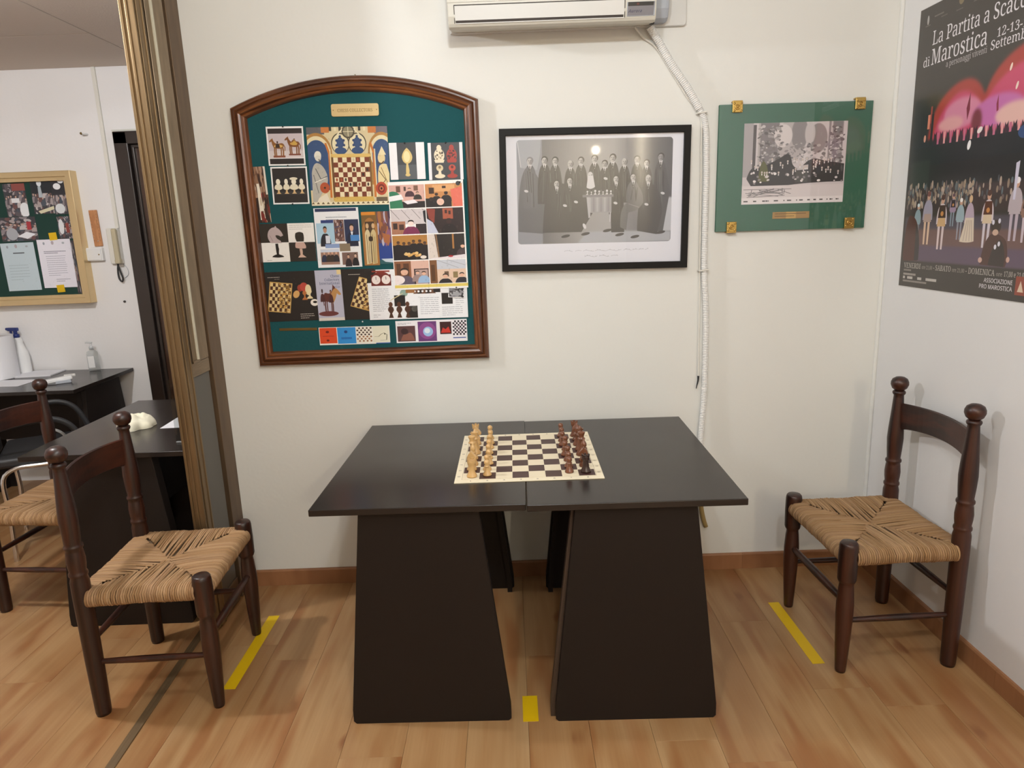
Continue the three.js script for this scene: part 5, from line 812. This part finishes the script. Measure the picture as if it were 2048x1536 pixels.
{ // things on the far table
  const y = 0.75;
  const t = thing('spray_bottle', 'white spray bottle with a dark blue trigger on the far table', 'bottle', [-3.16, y, -1.52], -0.2);
  const body = lathe([[0, 0], [0.04, 0], [0.043, 0.006], [0.043, 0.1], [0.04, 0.14], [0.028, 0.175], [0.024, 0.2], [0.026, 0.206], [0.024, 0.212], [0.02, 0.232], [0, 0.232]], 22); body.scale(1.42, 1, 1);
  part('body', body, M.white, t);
  part('label', [rbox(0.03, 0.05, 0.004, 0.002, 0.026, 0.09, 0.034)], std(lin(0.08, 0.13, 0.32), 0.4), t, [0, 0, 0], [0, 0.5, 0]);
  const blue = std(lin(0.015, 0.03, 0.16), 0.35);
  part('collar', lathe([[0, 0.23], [0.019, 0.23], [0.019, 0.252], [0.012, 0.256], [0, 0.256]], 16), blue, t);
  const tr = part('trigger', [rbox(0.075, 0.022, 0.02, 0.005, -0.018, 0.285, 0), rbox(0.02, 0.04, 0.016, 0.004, -0.002, 0.266, 0), rbox(0.012, 0.06, 0.012, 0.004, -0.036, 0.25, 0).rotateZ(0.0)], blue, t);
  part('nozzle', new THREE.CylinderGeometry(0.009, 0.009, 0.012, 10).rotateZ(Math.PI / 2), blue, tr, [-0.06, 0.287, 0]);
  const s = thing('pump_bottle', 'clear plastic hand gel bottle with a pump on the far table', 'bottle', [-2.69, y, -1.51], 0.3);
  const clear = phys(lin(0.86, 0.88, 0.88), 0.08, { transmission: 0.85, thickness: 0, ior: 1.4 });
  const b2 = lathe([[0, 0], [0.03, 0], [0.034, 0.006], [0.034, 0.11], [0.03, 0.125], [0.014, 0.134], [0.013, 0.144], [0, 0.144]], 20); b2.scale(1, 1, 0.7); part('body', b2, clear, s);
  part('label', rbox(0.036, 0.075, 0.002, 0.0008, -0.006, 0.062, 0.0252), M.white, s);
  part('pump', [lathe([[0, 0.142], [0.014, 0.142], [0.014, 0.158], [0.005, 0.162], [0.005, 0.18], [0, 0.18]], 14), rbox(0.04, 0.009, 0.014, 0.003, -0.01, 0.184, 0)], phys(lin(0.75, 0.77, 0.78), 0.3, { transmission: 0.4, thickness: 0 }), s);
  const r = thing('paper_roll', 'big white paper roll standing on the far table', 'paper roll', [-3.21, y, -1.37]);
  part('roll', lathe([[0.03, 0], [0.11, 0], [0.112, 0.004], [0.112, 0.262], [0.11, 0.266], [0.03, 0.266], [0.03, 0]], 40), M.paper, r);
  part('core', lathe([[0.03, 0.002], [0.03, 0.264], [0.028, 0.264], [0.028, 0.002], [0.03, 0.002]], 20), std(lin(0.4, 0.28, 0.16), 0.8), r);
  for (const [x, z, w, d, a, n, l, h] of [[-3.03, -1.455, 0.26, 0.19, 0.1, 'paper_stack', 'stack of white papers beside the spray bottle on the far table', 0.008], [-3.06, -1.19, 0.33, 0.19, -0.06, 'paper_sheet', 'white sheet lying at the front of the far table', 0.002]])
    solo(n, rbox(w, h, d, 0.0009, 0, h / 2, 0), M.paper, l, 'paper', [x, y, z], [0, a, 0]);
  const k = thing('desk_tray', 'small white plastic holder near the right front corner of the far table', 'holder', [-2.71, y, -1.13], 0.55);
  part('slab', rbox(0.19, 0.022, 0.05, 0.006, 0, 0.02, 0), M.white, k, [0, 0, 0], [0, 0, 0.1]); part('foot', rbox(0.08, 0.018, 0.075, 0.004, 0.045, 0.009, 0.0), M.acGrey, k); part('grey_edge', rbox(0.06, 0.014, 0.03, 0.004, 0.08, 0.034, -0.03), M.acFlap, k);
}
{ // things on the near side-room table
  const g = new THREE.SphereGeometry(1, 48, 24, 0, Math.PI * 2, 0, Math.PI / 2), p = g.attributes.position;
  for (let i = 0; i < p.count; i++) {
    const x = p.getX(i), yy = Math.max(0, p.getY(i)), z = p.getZ(i), a = Math.atan2(z, x), n = fbm(x * 2.2 + 7, z * 2.2 + 9, 61) - 0.5, f = Math.sin(a * 4 + 3 * n) * 0.08 + Math.sin(a * 7 + 2) * 0.05, k = 1 - yy;
    p.setXYZ(i, x * 0.078 * (1 + f * k), Math.pow(yy, 0.8) * 0.056 * (1 + 0.9 * n + 0.5 * f) + 0.001, z * 0.085 * (1 + f * k));
  }
  g.computeVertexNormals();
  solo('crumpled_cloth', g, M.cream, 'crumpled cream cloth lying on the dark table behind the left chair', 'cloth', [-1.68, 0.75, -0.07], [0, 0.4, 0]);
  solo('paper_sheet', rbox(0.21, 0.0012, 0.297, 0.0005, 0, 0.0006, 0), M.paper, 'white sheet half behind the clear screen on the side-room table', 'paper', [-1.452, 0.75, -0.175], [0, 0.04, 0]);
  const s = thing('clear_screen', 'clear acrylic screen standing on the side-room table next to the partition', 'screen', [-1.335, 0.75, 0.206]);
  part('sheet', box(0.074, 0.26, 0.003, 0, 0.132, 0), M.acrylic, s); part('edge_strip', rbox(0.074, 0.006, 0.012, 0.002, 0, 0.003, 0), phys(lin(0.6, 0.62, 0.62), 0.2, { transmission: 0.6, thickness: 0 }), s);
}
{ // tubular armchair behind the rush chair
  const t = thing('tubular_armchair', 'chrome tube armchair with black arms behind the rush chair in the side room', 'chair', [-2.468, 0, -0.633], 0.5);
  for (const s of [-1, 1]) {
    const z = s * 0.225;
    part('leg', sweep([[-0.2, 0.0, z], [-0.19, 0.25, z], [-0.185, 0.44, z], [-0.14, 0.475, z], [0, 0.478, z], [0.18, 0.478, z]], 40, 10, 0.0115), M.chrome, t);
    part('leg', sweep([[0.23, 0.0, z], [0.205, 0.25, z], [0.19, 0.42, z], [0.185, 0.48, z], [0.183, 0.505, z]], 30, 10, 0.0115), M.chrome, t);
    part('armrest', sweep([[-0.2, 0.68, z], [-0.05, 0.7, z], [0.06, 0.7, z], [0.12, 0.665, z], [0.165, 0.58, z], [0.185, 0.5, z]], 40, 10, 0.012, 1.2), M.blackPlastic, t);
  }
  part('seat', rbox(0.42, 0.05, 0.44, 0.02, 0, 0.505, 0, 4), M.blackPlastic, t);
  part('backrest', rbox(0.04, 0.2, 0.4, 0.018, -0.215, 0.6, 0, 4), M.blackPlastic, t, [0, 0, 0], [0, 0, 0.06]);
  part('side_panel', sweep([[0.02, 0.66, 0.225], [0.08, 0.63, 0.225], [0.125, 0.55, 0.225], [0.14, 0.5, 0.225]], 16, 8, 0.02, 0.3), std(lin(0.3, 0.29, 0.27), 0.5), t);
}

// ---------- shadows and hand-over ----------
scene.traverse((o) => { if (o.isMesh) { if (o.name !== 'globe' && o.material.transmission !== 1) o.castShadow = true; o.receiveShadow = true; } });
renderer.render(scene, camera);
